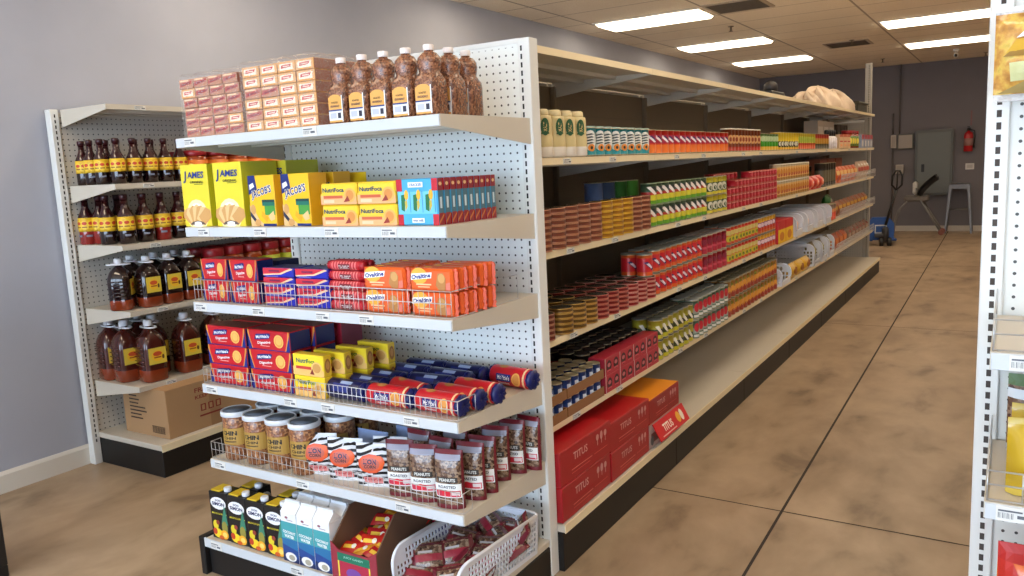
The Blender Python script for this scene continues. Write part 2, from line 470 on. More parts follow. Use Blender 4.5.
def channel_mesh(w, d, mat):
    m = MB(); m.box(.002, -d - .0075, -.036, w - .002, -d - .003, -.001, mat, .0015)
    return m
tagm = MB(); tagm.box(-.032, -.0022, -.0155, .032, 0, .0155, PAPER)
ts = Surf(tagm, front(-.0022), .0003)
for k in range(11): ts.rect(-.028 + k * .0026, -.009, -.0268 + k * .0026 - (k % 3) * .0004, .003, INK)
ts.rect(-.028, .006, .015, .0095, INK); ts.rect(.006, -.006, .026, .001, INK)
TAGM = tagm.mesh('price_tag')
def add_shelf(root, w, d, lip, z, x=0, y=0, rz=0, chan=None, tags=(), meshes={}):
    k = (w, d, lip.name, chan.name if chan else None)
    if k not in meshes:
        meshes[k] = (shelf_mesh(w, d, lip, .036 if chan else .027).mesh('shelf'), channel_mesh(w, d, chan).mesh('price_channel') if chan else None)
    s = obj('shelf', meshes[k][0], root, (x, y, z), (0, 0, rz))
    if chan: obj('price_channel', meshes[k][1], s)
    for t in tags: obj('price_tag', TAGM, s, (t * w, -d - (.0078 if chan else .0035), -.0185 if chan else -.0155)).scale = (1, 1, 1 if chan else .72)
    return s
def wire_fence(w, h, pitch, label, loc, rz=0, ret=0.0, r=.0013):
    m = MB()
    n = max(2, int(round(w / pitch)))
    for z in (.003, h * .55, h): m.tube([(0, 0, z), (w, 0, z)], r * 1.25, 5, WIRE)
    for k in range(n + 1): m.tube([(w * k / n, 0, .001), (w * k / n, 0, h)], r, 5, WIRE)
    if ret:
        for x in (0, w):
            for z in (.003, h): m.tube([(x, 0, z), (x, ret, z)], r * 1.25, 5, WIRE)
            m.tube([(x, ret, .001), (x, ret, h)], r, 5, WIRE)
    o = obj('wire_fence', m, None, loc, (0, 0, rz)); return tag(o, label, 'wire fence', 'clip-on wire fences')

# --- end cap facing the shop front
EW, ED, EX = 1.264, .534, -.01
EZ = [1.719, 1.378, 1.083, .749, .434]
END0 = len(COL.objects)
EFLOOR = -.0397     # floor level below the end cap's own zero height
end = thing('end_cap_shelving', 'white pegboard end cap with five stocked shelves closing the long run', 'shelving')
for x in (0, -1.235): obj('upright', upright(.05, .06, 2.0 - EFLOOR, sx=-.034), end, (x, 0, EFLOOR))
mb = MB(); mb.box(-1.235, .012, .1, -.05, .03, 2.0, pegboard('end_pegboard', 0, (234, 236, 232), zmax=1.975, off=(.004, .01)))
obj('back_panel', mb, end)
mb = MB(); mb.box(-1.24, .008, 1.985, -.048, .034, 2.002, WHITE_METAL); obj('top_rail', mb, end)
etags = [(.07, .57), (.09, .34, .62, .82), (.04, .3, .56, .72), (.05, .4, .55, .85), (.05, .42, .8)]
for z, tg in zip(EZ, etags): add_shelf(end, EW, ED, ALMOND, z, EX - EW, 0, 0, CHANNEL, tg)
mb = MB(); mb.box(-1.274, -.602, .09, -.004, .0, .118, ALMOND, .003); mb.box(-1.274, -.608, .084, -.004, -.602, .121, CHANNEL)
bs = obj('base_deck', mb, end)
for t in (.06, .42, .62): obj('price_tag', TAGM, bs, (-1.274 + 1.27 * t, -.609, .102))
mb = MB(); mb.box(-1.274, -.59, EFLOOR, -.002, 0, .088, BLACK_KICK, .004); mb.box(-1.305, -.612, EFLOOR, -1.276, -.02, .124, BLACK_KICK, .003); obj('kick_plate', mb, end)
END1 = len(COL.objects)

# --- the long run: seven bays, two faces
RL, NB = 8.576, 7
BAY = (RL + .003) / NB
RZ = [1.985, 1.577, 1.223, .879, .5406]
RD = .55
run = thing('aisle_shelving', 'long seven-bay double-sided shop shelving run stretching down the aisle', 'shelving')
for k in range(NB + 1):
    y = -.003 + BAY * k
    mb = MB(); mb.box(-.635, -.0225, 0, -.555, .0225, 1.95, BACKING, .003)
    y = min(max(y, .03), RL - .025)
    obj('upright', mb, run, (0, y, 0))
bk = MB(); bk.box(-.605, .0, .18, -.585, BAY - .004, 1.95, BACKING)
for k in range(1, 12): bk.box(-.5845, .004, .18 + k * .148, -.583, BAY - .008, .1815 + k * .148, C(110, 96, 78, 0.6))
BK = bk.mesh('back_panel')
basem = MB(); basem.box(0, -.646, .16, BAY - .002, 0, .19, ALMOND, .002); basem.box(0, -.65, .158, BAY - .002, -.646, .191, LIP)
BASEM = basem.mesh('base_deck')
kickm = MB(); kickm.box(0, -.638, 0, BAY - .003, -.02, .159, BLACK_KICK, .002); KICK = kickm.mesh('kick_plate')
for k in range(NB):
    y = -.003 + BAY * k
    obj('back_panel', BK, run, (0, y, 0))
    for z in RZ:
        add_shelf(run, BAY - .002, RD, LIP, z, -.58, y, QX, None, () if z > 1.9 else ((.25, .6) if k < 3 else (.5,)))
        if k < 2 or z > 1.9: add_shelf(run, BAY - .002, RD, LIP, z, -.61, y + BAY - .002, -QX)
    bz = (-.58, y, 0)
    obj('base_deck', BASEM, run, bz, (0, 0, QX)); obj('kick_plate', KICK, run, bz, (0, 0, QX))
    bz = (-.61, y + BAY - .002, 0)
    obj('base_deck', BASEM, run, bz, (0, 0, -QX)); obj('kick_plate', KICK, run, bz, (0, 0, -QX))
# tall slotted frame closing the far end of the run
fe = thing('far_end_shelving', 'tall slotted pale end panel standing at the far end of the run', 'shelving frame', (0, RL + .07, 0))
for x, hh in ((-.08, 2.62), (-1.2, 1.95)):
    mb = upright(.075, .06, hh, sx=-.03, mat=C(168, 162, 150, .45)); obj('upright', mb, fe, (x, 0, 0))
mb = MB(); mb.box(-1.2, .02, .18, -.14, .04, 1.9, pegboard('far_pegboard', 0, (190, 184, 172))); obj('back_panel', mb, fe)
mb = MB(); mb.box(-1.2, .01, 1.9, -.155, .05, 1.93, WHITE_METAL); obj('top_rail', mb, fe)

# --- wall shelving along the side wall
LX, LZ = -2.93, [1.968, 1.562, 1.242, .889, .478]
lw = thing('side_shelving', 'white pegboard shelving of dark oil bottles beside the baseboard', 'shelving', (0, 0, 0))
for k in range(4):
    y = -.07 + 1.23 * k
    obj('upright', upright(.045, .05, 1.97, sx=-.022), lw, (LX + .05, y, 0), (0, 0, QX))
LPEG = MB(); LPEG.box(-.004, 0, .16, .008, 1.185, 1.955, pegboard('wall_pegboard', 1, (204, 198, 188), zmax=1.93)); LPEG = LPEG.mesh('back_panel')
for k in range(3):
    y = -.07 + 1.23 * k
    obj('back_panel', LPEG, lw, (LX + .03, y, 0))
    for z in LZ:
        add_shelf(lw, 1.2, .41, ALMOND, z, LX + .05, y + .012, QX, None, (.16, .5, .8))
mb = MB(); mb.box(LX + .02, -.075, .15, -2.305, 3.6, .18, ALMOND, .003); mb.box(-2.305, -.075, .146, -2.3, 3.6, .184, LIP); obj('base_deck', mb, lw)
mb = MB(); mb.box(LX + .02, -.07, 0, -2.315, 3.6, .15, BLACK_KICK, .003); obj('kick_plate', mb, lw)

# --- the neighbouring end cap
RY = -.25
re = thing('neighbouring_shelving', 'white slotted pegboard end cap across the aisle with golden snack bags', 'shelving', (1.407, RY, 0))
obj('upright', upright(.05, .06, 2.35, sx=-.023, hw=.0052, hh=.0085, sm=C(70, 62, 58, .8)), re, (.05, 0, 0)); obj('upright', upright(.05, .06, 2.35, sx=-.023, hw=.0052, hh=.0085, sm=C(70, 62, 58, .8)), re, (1.28, 0, 0))
mb = MB(); mb.box(.05, .012, .18, 1.23, .03, 2.35, pegboard('near_pegboard', 0, (222, 222, 216))); obj('back_panel', mb, re)
for z, tg in ((1.13, (.055, .3)), (.81, (.045, .3)), (.5, (.3,))):
    if z > .5: add_shelf(re, 1.2, .42, ALMOND, z, .034, 0, 0, CHANNEL, tg)
    else: add_shelf(re, 1.2, .42, ALMOND, .42, .022, 0, 0, CHANNEL, tg)
mb = MB(); mb.box(.03, -.6, .15, 1.25, 0, .18, ALMOND, .003); obj('base_deck', mb, re)
mb = MB(); mb.box(.03, -.57, 0, 1.25, 0, .15, BLACK_KICK, .003); obj('kick_plate', mb, re)
mb = MB(); mb.box(.62, .06, .18, .66, 5, 1.95, WHITE_METAL); obj('spine_panel', mb, re)
# ------------------------------------------------------------------ product builders (front faces -y, base at z=0)
def can(name, cat, r, h, bands, deco=None, seg=18, rim=(190, 180, 150), lid=None, top=None):
    m = MB(); rm = C(*rim, 0.3, 0.7)
    prof = [(r * .94, 0, rm), (r, .004 * h / .1, rm)]
    z = .006
    zs = [(z0 * h, z1 * h, mt) for z0, z1, mt in bands]
    for i, (z0, z1, mt) in enumerate(zs):
        prof.append((r * .985, max(z0, .006), mt))
    prof += [(r * .985, zs[-1][1] - .003, rm), (r, h - .003, rm), (r, h, rm), (r * .93, h, C(*top, 0.25, 0.7) if top else rm), (r * .9, h - .003, C(*top, 0.25, 0.7) if top else rm)]
    m.lathe(prof, seg, rm)
    if deco: deco(Surf(m, cyl(r * .985), .0007, (r * .3, None)), r, h)
    parts = [('can_body', m)]
    if lid:
        l = MB(); l.lathe([(r * .97, h - .003), (r * .99, h + .004), (r * .95, h + .006), (r * .9, h + .003)], seg, C(*lid, 0.35, 0.3)); parts.append(('lid', l))
    return Proto(name, cat, parts)
def carton(name, cat, w, d, h, mat, deco=None, faces=None, side=None, top=None, bev=.0015):
    m = MB(); m.box(-w / 2, 0, 0, w / 2, d, h, mat, bev, faces=faces)
    if deco: deco(Surf(m, front(), .0005), w, h)
    if side: side(Surf(m, plane((w / 2, 0, 0), (0, 1, 0), (0, 0, 1)), .0005), d, h)
    if top: top(Surf(m, plane((0, 0, h), (1, 0, 0), (0, 1, 0)), .0005), w, d)
    return Proto(name, cat, [(name.split('_')[-1], m)])
def pillow(m, w, h, T, mat, deco=None, crimp=.012, nu=12, nv=12, bottom=0.0, seal=None, wob=.0, y0=0.0):
    """sealed bag standing up: bulging front and back, flat crimped ends; bottom>0 gives a gusseted foot"""
    def t(u, v):
        a = max(0.0, 1 - abs(2 * u / w) ** 2.6) ** .55
        x = min(max((v - crimp) / (h - 2 * crimp), 0), 1)
        e = max(0.0, 1 - abs(2 * x - 1) ** 2.4) ** .6
        if bottom: e = max(e, bottom * (1 - x) ** .5 * (1 if v > 0 else 1)) if x < .5 else e
        k = 1 + wob * (sin(37 * u + 51 * v) + sin(83 * u - 29 * v + 1))
        return T * .5 * a * e * k + .0006
    ym = T * .5 + y0
    sm = seal or mat
    mm = (lambda a, b: sm if (b * h < crimp * .9 or b * h > h - crimp * .9) else mat)
    m.grid(lambda a, b: Vector(((a - .5) * w, ym - t((a - .5) * w, b * h), b * h)), nu, nv, mm)
    m.grid(lambda a, b: Vector(((a - .5) * w, ym + t((a - .5) * w, b * h), b * h)), nu, nv, mm, flip=True)
    if deco: deco(Surf(m, lambda u, v, l: Vector((u, ym - t(u, v) - l, v)), .0014, (w / nu, h / nv)), w, h)
def roll(name, cat, r, L, body, endm, deco, ridge=0):
    """tube pack lying along x"""
    m = MB(); MX = Matrix.Translation((0, r, r)) @ Matrix.Rotation(PI / 2, 4, 'Y')
    m.lathe([(r * .97, -L / 2), (r, -L / 2 + .004), (r, L / 2 - .004), (r * .97, L / 2)], 18, body, MX)
    P = lambda u, v, l: Vector((u, r - (r + l) * cos(v / r), r + (r + l) * sin(v / r)))
    deco(Surf(m, P, .0008, (None, r * .3)), L, r)
    e = []
    for sg in (-1, 1):
        q = MB()
        seg = 20; prof = [(r * .985, 0), (r * 1.0, .012), (r * .78, .02), (r * .35, .021), (0.0, .017)]
        q.lathe(prof, seg, endm, Matrix.Translation((sg * L / 2, r, r)) @ Matrix.Rotation(sg * PI / 2, 4, 'Y'))
        for i, v in enumerate(q.v):
            if (i % 2) and 0 < abs(v[0]) - L / 2: q.v[i] = (v[0] - sg * .005, r + (v[1] - r) * .9, r + (v[2] - r) * .9)
        e.append(('crimped_end', q))
    return Proto(name, cat, [('wrapper', m)] + e)

# printed faces -----------------------------------------------------------
TAN = C(208, 156, 92, 0.6); TAN2 = C(184, 126, 66, 0.6); CREAM = C(226, 190, 132, 0.6)
def d_james(s, w, h):
    bl = C(24, 52, 128, 0.5)
    s.ell(0, h * .18, w * .4, h * .26, C(246, 244, 180, 0.4)); s.ell(0, h * .18, w * .3, h * .2, C(250, 250, 228, 0.4))
    for i in range(7):
        a = (i - 3) * .3; cx = (i - 3) * w * .1; cy = h * (.2 - .012 * abs(i - 3))
        p = [(-.15, -.2), (.15, -.2), (.16, .16), (0, .25), (-.16, .16)]
        s.poly([(cx + (x * cos(a) + y * sin(a)) * w * 1.0, cy + (-x * sin(a) + y * cos(a)) * w * 1.0) for x, y in p], (TAN, CREAM)[i % 2])
    s.poly([(-w * .3, h * .03), (w * .3, h * .03), (w * .2, h * .075), (0, h * .095), (-w * .2, h * .075)], C(96, 78, 70, 0.6)); s.ell(0, h * .05, w * .14, h * .03, WHITE)
    s.text('J', -w * .33, h * .8, w * .13, h * .19, bl, .03, .15); s.text('AMES', w * .07, h * .83, w * .62, h * .105, bl, .03, .1)
    s.text('ORIGINAL', w * .1, h * .715, w * .5, h * .04, C(60, 66, 20), .03)
    s.rect(0, h * .675, w * .32, h * .685, C(90, 96, 30))
def d_james_side(s, d, h):
    s.rect(d * .15, h * .72, d * .85, h * .76, C(120, 130, 90)); s.rect(d * .2, h * .66, d * .8, h * .685, C(150, 156, 60))
    s.rect(d * .2, h * .2, d * .8, h * .5, C(190, 190, 40))
def d_jacob(s, w, h):
    bl = C(14, 36, 110, 0.5)
    s.poly([(-w * .5, h * .62), (-w * .16, h * .72), (-w * .22, h), (-w * .5, h)], bl); s.poly([(-w * .45, h * .72), (-w * .26, h * .78), (-w * .3, h * .86), (-w * .45, h * .82)], WHITE)
    s.poly([(-w * .5, 0), (w * .1, 0), (-w * .15, h * .12), (-w * .32, h * .3), (-w * .5, h * .42)], CREAM)
    s.poly([(-w * .5, h * .3), (-w * .36, h * .2), (-w * .1, 0), (-w * .22, 0), (-w * .5, h * .2)], C(20, 30, 60))
    s.ell(-w * .37, h * .33, w * .1, h * .1, TAN); s.ell(-w * .22, h * .07, w * .12, h * .07, TAN)
    s.rect(0, h * .4, w * .48, h * .52, C(24, 110, 90)); s.rect(0, h * .47, w * .48, h * .52, C(16, 60, 60)); s.rect(w * .08, h * .22, w * .48, h * .4, C(70, 150, 60))
    s.poly([(-w * .02, h * .3), (w * .2, h * .16), (w * .14, h * .07), (-w * .06, h * .2)], C(240, 170, 30)); s.poly([(w * .2, h * .2), (w * .42, h * .3), (w * .46, h * .14), (w * .3, h * .1)], CREAM)
    s.text("JACOB'S", w * .0, h * .66, w * .82, h * .2, C(250, 250, 240), .075, .12, .2); s.text("JACOB'S", w * .0, h * .66, w * .8, h * .19, bl, .03, .12, .2)
    s.rect(w * .0, h * .0, w * .5, h * .05, bl)
def d_nutri(s, w, h):
    s.rect(-w / 2, 0, w / 2, h * .42, C(240, 176, 120)); s.poly([(-w * .5, h * .42), (w * .5, h * .35), (w * .5, h * .55), (-w * .5, h * .5)], C(246, 196, 60))
    s.rect(-w * .42, h * .28, w * .12, h * .42, C(208, 96, 60)); s.rect(-w * .42, h * .08, -w * .12, h * .22, C(236, 200, 160))
    s.ell(w * .32, h * .42, w * .16, h * .34, C(238, 176, 92)); s.ell(w * .32, h * .42, w * .11, h * .24, C(214, 140, 66)); s.poly([(w * .14, h * .1), (w * .32, h * .14), (w * .26, h * .4)], C(150, 50, 36))
    s.text('NutriFoca', -w * .13, h * .68, w * .6, h * .21, C(30, 70, 96), .03)
def d_cyan(s, w, h):
    rd = C(190, 24, 40, 0.35); cy = C(70, 176, 224, 0.35)
    for x in (-w * .5, w * .36): s.rect(x, h * .74, x + w * .14, h, rd); s.rect(x, 0, x + w * .14, h * .24, rd)
    s.rect(-w * .46, h * .25, w * .46, h * .73, C(110, 196, 232, 0.35))
    for k in (-1, 0, 1):
        cx = k * w * .3
        s.poly([(cx - w * .1, h * .34), (cx - w * .02, h * .3), (cx + w * .02, h * .68), (cx - w * .09, h * .66)], C(30, 110, 60))
        s.poly([(cx, h * .3), (cx + w * .06, h * .42), (cx + w * .05, h * .56), (cx - w * .005, h * .52)], C(200, 180, 70)); s.ell(cx + w * .04, h * .66, w * .05, h * .11, C(236, 176, 40))
        s.rect(cx + w * .125, h * .28, cx + w * .137, h * .74, C(30, 100, 170))
    s.rect(-w * .2, h * .82, w * .16, h * .93, WHITE); s.text('CRACKER', -w * .02, h * .875, w * .3, h * .06, C(40, 100, 160), .03)
    s.rect(-w * .14, h * .06, w * .16, h * .16, WHITE); s.text('with milk', w * .01, h * .11, w * .26, h * .055, C(30, 70, 120), .03)
def d_cyan_side(s, d, h):
    s.rect(0, h * .26, d, h * .74, C(70, 112, 128, 0.3))
    s.rect(0, h * .74, d, h, C(140, 24, 42, 0.3)); s.rect(0, 0, d, h * .26, C(140, 24, 42, 0.3))
    s.ell(d * .5, h * .88, d * .3, h * .04, CREAM, 10); s.rect(d * .3, h * .36, d * .7, h * .6, C(200, 220, 228)); s.poly([(0, h * .02), (d, h * .2), (d, h * .25), (0, h * .09)], C(200, 120, 60))
def d_mcv(s, w, h):
    nv = C(20, 36, 120, 0.4)
    for sg in (-1, 1):
        s.poly([(sg * w * .5, h * .05), (sg * w * .5, h), (sg * w * .475, h), (sg * w * .44, h * .5), (sg * w * .39, h * .05)][::-sg], C(226, 150, 60)); s.poly([(sg * w * .5, 0), (sg * w * .5, h * .8), (sg * w * .45, h * .4), (sg * w * .405, 0)][::-sg], nv)
    s.rect(-w * .42, 0, w * .42, h * .04, nv)
    s.poly([(-w * .34, h * .52), (-w * .3, h * .78), (w * .02, h * .86), (w * .06, h * .8), (w * .02, h * .6), (-w * .28, h * .5)], nv)
    s.text("McVitie's", -w * .14, h * .68, w * .32, h * .16, WHITE, .03, .1, .1); s.text('Digestive', -w * .11, h * .37, w * .32, h * .17, WHITE, .02, .1, .08); s.rect(-w * .2, h * .2, w * .02, h * .23, C(230, 180, 170))
    s.ell(w * .25, h * .5, w * .115, h * .33, C(240, 184, 96)); s.ell(w * .25, h * .48, w * .09, h * .26, C(222, 156, 72)); s.ell(w * .25, h * .52, w * .07, h * .2, C(238, 180, 92))
def d_swoosh(s, w, h):
    s.poly([(-w * .5, h * .3), (w * .1, h * .42), (w * .42, h), (-w * .5, h)], C(204, 44, 62, 0.35)); s.poly([(-w * .5, h * .18), (w * .1, h * .32), (w * .5, h * .88), (w * .42, h), (w * .06, h * .46), (-w * .5, h * .32)], C(240, 200, 160))
    s.rect(-w * .3, h * .6, w * .05, h * .78, C(120, 24, 70)); s.rect(-w * .4, h * .06, w * .0, h * .14, C(120, 120, 190))
def d_redroll(s, L, r):
    for k in range(9): s.rect(-L * .44 + k * L * .1, -.016, -L * .39 + k * L * .1, .016, C(232, 120, 120), 1, 3)
    s.rect(-L * .2, -.013, L * .2, .006, C(120, 20, 30), 1, 3); s.text('TEA BISCUIT', 0, -.004, L * .36, .01, WHITE, .03)
def d_oval(s, w, h):
    s.ell(-w * .26, h * .68, w * .2, h * .34, C(246, 176, 60)); s.poly([(-w * .47, h * .5), (w * .02, h * .6), (w * .04, h * .84), (-w * .45, h * .76)], C(250, 250, 246))
    s.text('Ovaltine', -w * .22, h * .67, w * .46, h * .2, C(20, 40, 130), .04, .1, .12)
    s.poly([(w * .12, h * .3), (w * .2, h * .1), (w * .34, h * .1), (w * .36, h * .62), (w * .3, h * .82), (w * .18, h * .8)], TAN2); s.ell(w * .26, h * .6, w * .08, h * .2, TAN)
    s.rect(-w * .34, h * .3, w * .02, h * .36, C(250, 200, 150)); s.rect(-w * .3, h * .2, -w * .02, h * .25, C(250, 190, 140))
    s.poly([(w * .36, h * .1), (w * .46, h * .14), (w * .46, h * .46), (w * .36, h * .4)], C(226, 120, 100))
def d_nutri4(s, w, h):
    s.poly([(-w * .5, 0), (w * .5, 0), (w * .5, h * .3), (-w * .5, h * .42)], C(240, 190, 110)); s.rect(-w * .4, h * .3, w * .12, h * .44, C(206, 60, 50))
    s.text('Nutri', -w * .2, h * .7, w * .36, h * .22, C(30, 90, 100), .03); s.text('Foca', w * .1, h * .7, w * .26, h * .2, C(60, 120, 60), .03)
    s.ell(w * .28, h * .4, w * .18, h * .3, C(232, 190, 110)); s.ell(w * .28, h * .4, w * .13, h * .22, C(206, 150, 80)); s.poly([(w * .05, h * .1), (w * .2, h * .08), (w * .14, h * .36)], C(130, 40, 30))
def d_nutri4_side(s, d, h): s.ell(d * .5, h * .5, d * .34, h * .34, C(170, 112, 54)); s.ell(d * .5, h * .52, d * .22, h * .2, C(206, 150, 84))
def d_mroll(s, L, r):
    nv = C(20, 36, 120, 0.4)
    s.rect(-L * .3, -.012, L * .1, .016, nv, 1, 4); s.text("McVitie's", -L * .1, .003, L * .34, .016, WHITE, .03); s.text('Digestive', -L * .1, -.02, L * .3, .012, WHITE, .02)
    s.ell(L * .25, 0, L * .12, .026, C(240, 180, 90)); s.ell(L * .25, 0, L * .09, .02, C(222, 150, 70)); s.ell(-L * .2, .052, L * .12, .012, TAN2)
    s.rect(L * .42, -.05, L * .47, .06, C(240, 200, 150), 1, 8)
def d_bluer(s, L, r):
    s.rect(-L * .3, .0, L * .2, .03, C(36, 50, 130), 1, 3); s.rect(-L * .1, .03, L * .25, .044, C(150, 166, 200), 1, 2)
def d_chin(s, r, h):
    s.rect(-r * 1.05, h * .34, r * 1.05, h * .7, C(180, 142, 66, 0.5), 10, 1)
    s.text('CHIN', 0, h * .6, r * 1.2, h * .1, BLACK, .05); s.text('CHIN', 0, h * .49, r * 1.0, h * .06, C(60, 44, 20), .04); s.rect(-r * .5, h * .4, r * .5, h * .43, C(90, 66, 30), 4, 1)
def d_zebra(s, w, h):
    bk = C(20, 20, 26, 0.35)
    for k in range(7):
        y = h * (.06 + k * .13)
        s.poly([(w * .02, y + h * .01), (w * .26, y + h * .03), (w * .49, y), (w * .49, y + h * .065), (w * .26, y + h * .09), (w * .02, y + h * .05)], bk)
    for k in range(7):
        y = h * (.02 + k * .14)
        s.poly([(-w * .49, y), (-w * .3, y + h * .02), (-w * .02, y + h * .12), (-w * .02, y + h * .17), (-w * .3, y + h * .09), (-w * .49, y + h * .07)], bk)
    s.ell(-w * .02, h * .58, w * .36, h * .22, C(226, 88, 44, 0.4), 11); s.ell(w * .2, h * .62, w * .15, h * .15, C(236, 96, 34, 0.4)); s.ell(-w * .04, h * .58, w * .27, h * .15, C(196, 92, 72, 0.4))
    s.text('LION', -w * .04, h * .63, w * .36, h * .12, C(40, 50, 80), .05); s.text('CORN', -w * .04, h * .52, w * .32, h * .08, C(70, 40, 44), .04)
    s.rect(-w * .26, h * .1, w * .26, h * .27, C(236, 150, 146)); s.text('CRUNCHY', 0, h * .185, w * .46, h * .1, C(200, 40, 60), .04)
def d_pouch(s, w, h):
    s.rect(-w * .5, 0, -w * .46, h, C(110, 20, 34)); s.rect(w * .46, 0, w * .5, h, C(110, 20, 34))
    s.rect(-w * .44, h * .84, w * .44, h * .93, C(150, 150, 168, 0.3)); s.rect(-w * .3, h * .47, w * .36, h * .56, C(50, 44, 40)); s.text('PEANUTS', w * .02, h * .515, w * .54, h * .055, C(220, 220, 214), .03)
    s.rect(-w * .45, h * .2, w * .45, h * .45, WHITE, 6, 2); s.rect(-w * .4, h * .22, w * .42, h * .33, C(208, 50, 76), 6, 2); s.ell(-w * .06, h * .28, w * .14, h * .06, C(226, 40, 60)); s.rect(w * .14, h * .25, w * .4, h * .315, C(236, 220, 222)); s.text('ROASTED', 0, h * .395, w * .6, h * .05, C(60, 60, 70), .03)
def d_simon(s, w, h):
    s.ell(0, h * .77, w * .44, h * .13, C(238, 238, 240)); s.text('DON', 0, h * .83, w * .3, h * .045, C(40, 40, 90), .03); s.text('SIMON', 0, h * .755, w * .7, h * .075, C(30, 30, 80), .04)
    s.rect(-w * .4, h * .535, w * .42, h * .565, C(206, 190, 40)); s.text('PREMIUM', 0, h * .55, w * .6, h * .022, BLACK, .03)
    s.poly([(w * .1, h * .34), (w * .22, h * .56), (w * .34, h * .76), (w * .4, h * .56), (w * .46, h * .34)], C(60, 130, 104)); s.ell(w * .26, h * .27, w * .16, h * .14, C(150, 140, 60)); s.ell(-w * .24, h * .3, w * .15, h * .1, C(220, 200, 40))
    s.ell(-w * .14, h * .13, w * .26, h * .1, C(240, 206, 40)); s.ell(w * .22, h * .12, w * .22, h * .1, C(244, 170, 30)); s.ell(-w * .3, h * .16, w * .12, h * .07, C(196, 60, 30)); s.ell(w * .24, h * .12, w * .12, h * .055, C(250, 210, 110)); s.ell(-w * .1, h * .36, w * .1, h * .05, C(150, 60, 50)); s.ell(w * .04, h * .05, w * .14, h * .045, C(206, 90, 30))
def d_coco(s, w, h):
    s.rect(-w / 2, h * .3, w / 2, h * .7, C(70, 160, 166)); s.rect(-w / 2, h * .16, w / 2, h * .4, C(40, 110, 160)); s.poly([(-w * .5, h * .14), (w * .5, h * .06), (w * .5, h * .22), (-w * .5, h * .3)], C(36, 70, 140)); s.poly([(-w * .5, 0), (w * .5, 0), (w * .5, h * .07), (-w * .5, h * .15)], C(30, 44, 90))
    s.text('COCONUT', 0, h * .52, w * .8, h * .05, WHITE, .04, 0, -.06); s.text('WATER', 0, h * .45, w * .62, h * .055, WHITE, .04, 0, -.06); s.ell(0, h * .09, w * .36, h * .08, C(236, 232, 224)); s.ell(w * .06, h * .08, w * .2, h * .05, C(170, 160, 140))
    s.ell(-w * .1, h * .78, w * .1, h * .022, C(150, 90, 100)); s.rect(-w * .1, h * .735, w * .3, h * .745, C(150, 110, 120))
def d_titus(s, w, h):
    wt = C(214, 160, 156, 0.5)
    s.text('TITUS', -w * .12, h * .66, w * .27, h * .22, wt, .01)
    for k in range(3): s.ell(w * (.22 + k * .08), h * .74, w * .028, h * (.13 if k == 1 else .1), C(206, 150, 146)); s.rect(w * (.215 + k * .08), h * .5, w * (.225 + k * .08), h * .64, wt)
    s.rect(-w * .3, h * .3, w * .1, h * .325, C(226, 120, 110)); s.rect(-w * .3, h * .2, w * .06, h * .22, C(216, 90, 84)); s.rect(w * .14, h * .3, w * .42, h * .32, C(216, 90, 84)); s.rect(-w * .4, h * .43, w * .42, h * .44, C(170, 16, 24))
END2 = len(COL.objects)
# ================================================================== END CAP STOCK
PEANUT = noise_mat('roasted_peanut', [(0.0, (78, 42, 28)), (0.5, (128, 76, 50)), (1.0, (170, 116, 82))], 170, 0.25, voronoi=True, bump=.5, coat=.6)
NUTMIX = noise_mat('nut_mix_window', [(0.0, (66, 44, 38)), (0.5, (120, 90, 70)), (1.0, (166, 140, 116))], 120, 0.22, voronoi=True, bump=.3, coat=.5)
CHINCHIN = noise_mat('fried_dough', [(0.0, (96, 54, 30)), (0.5, (150, 92, 56)), (1.0, (190, 138, 92))], 110, 0.3, voronoi=True, bump=.5, coat=.5)
FILM = film_mat('clear_wrap', .07, (255, 250, 244), .1, True)
# --- top shelf: two shrink-wrapped bundles of small boxes
def bundle(cols, rws, pw, ph, d, tilt):
    parts = []
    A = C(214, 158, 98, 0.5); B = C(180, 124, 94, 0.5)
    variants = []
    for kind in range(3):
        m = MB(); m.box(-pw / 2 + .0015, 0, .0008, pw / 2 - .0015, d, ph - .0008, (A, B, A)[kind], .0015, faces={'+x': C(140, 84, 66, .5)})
        s = Surf(m, front(), .0004)
        if kind == 1:
            s.poly([(-pw * .45, ph * .2), (pw * .4, ph * .5), (pw * .45, ph * .8), (-pw * .4, ph * .62)], C(170, 60, 60)); s.poly([(-pw * .3, ph * .34), (pw * .3, ph * .54), (pw * .3, ph * .66), (-pw * .3, ph * .5)], C(120, 40, 50)); s.rect(-pw * .4, ph * .76, pw * .2, ph * .9, C(238, 200, 160))
        else:
            s.rect(-pw * .36, ph * .2, pw * .36, ph * .78, C(240, 222, 200)); s.poly([(-pw * .28, ph * .36), (pw * .22, ph * .46), (pw * .3, ph * .72), (-pw * .26, ph * .66)], C(186, 52, 58)); s.rect(-pw * .18, ph * .5, pw * .18, ph * .58, C(250, 220, 200)); s.rect(-pw * .36, ph * .08, pw * .36, ph * .2, C(226, 150, 50))
        variants.append(m.mesh('packet'))
    return variants
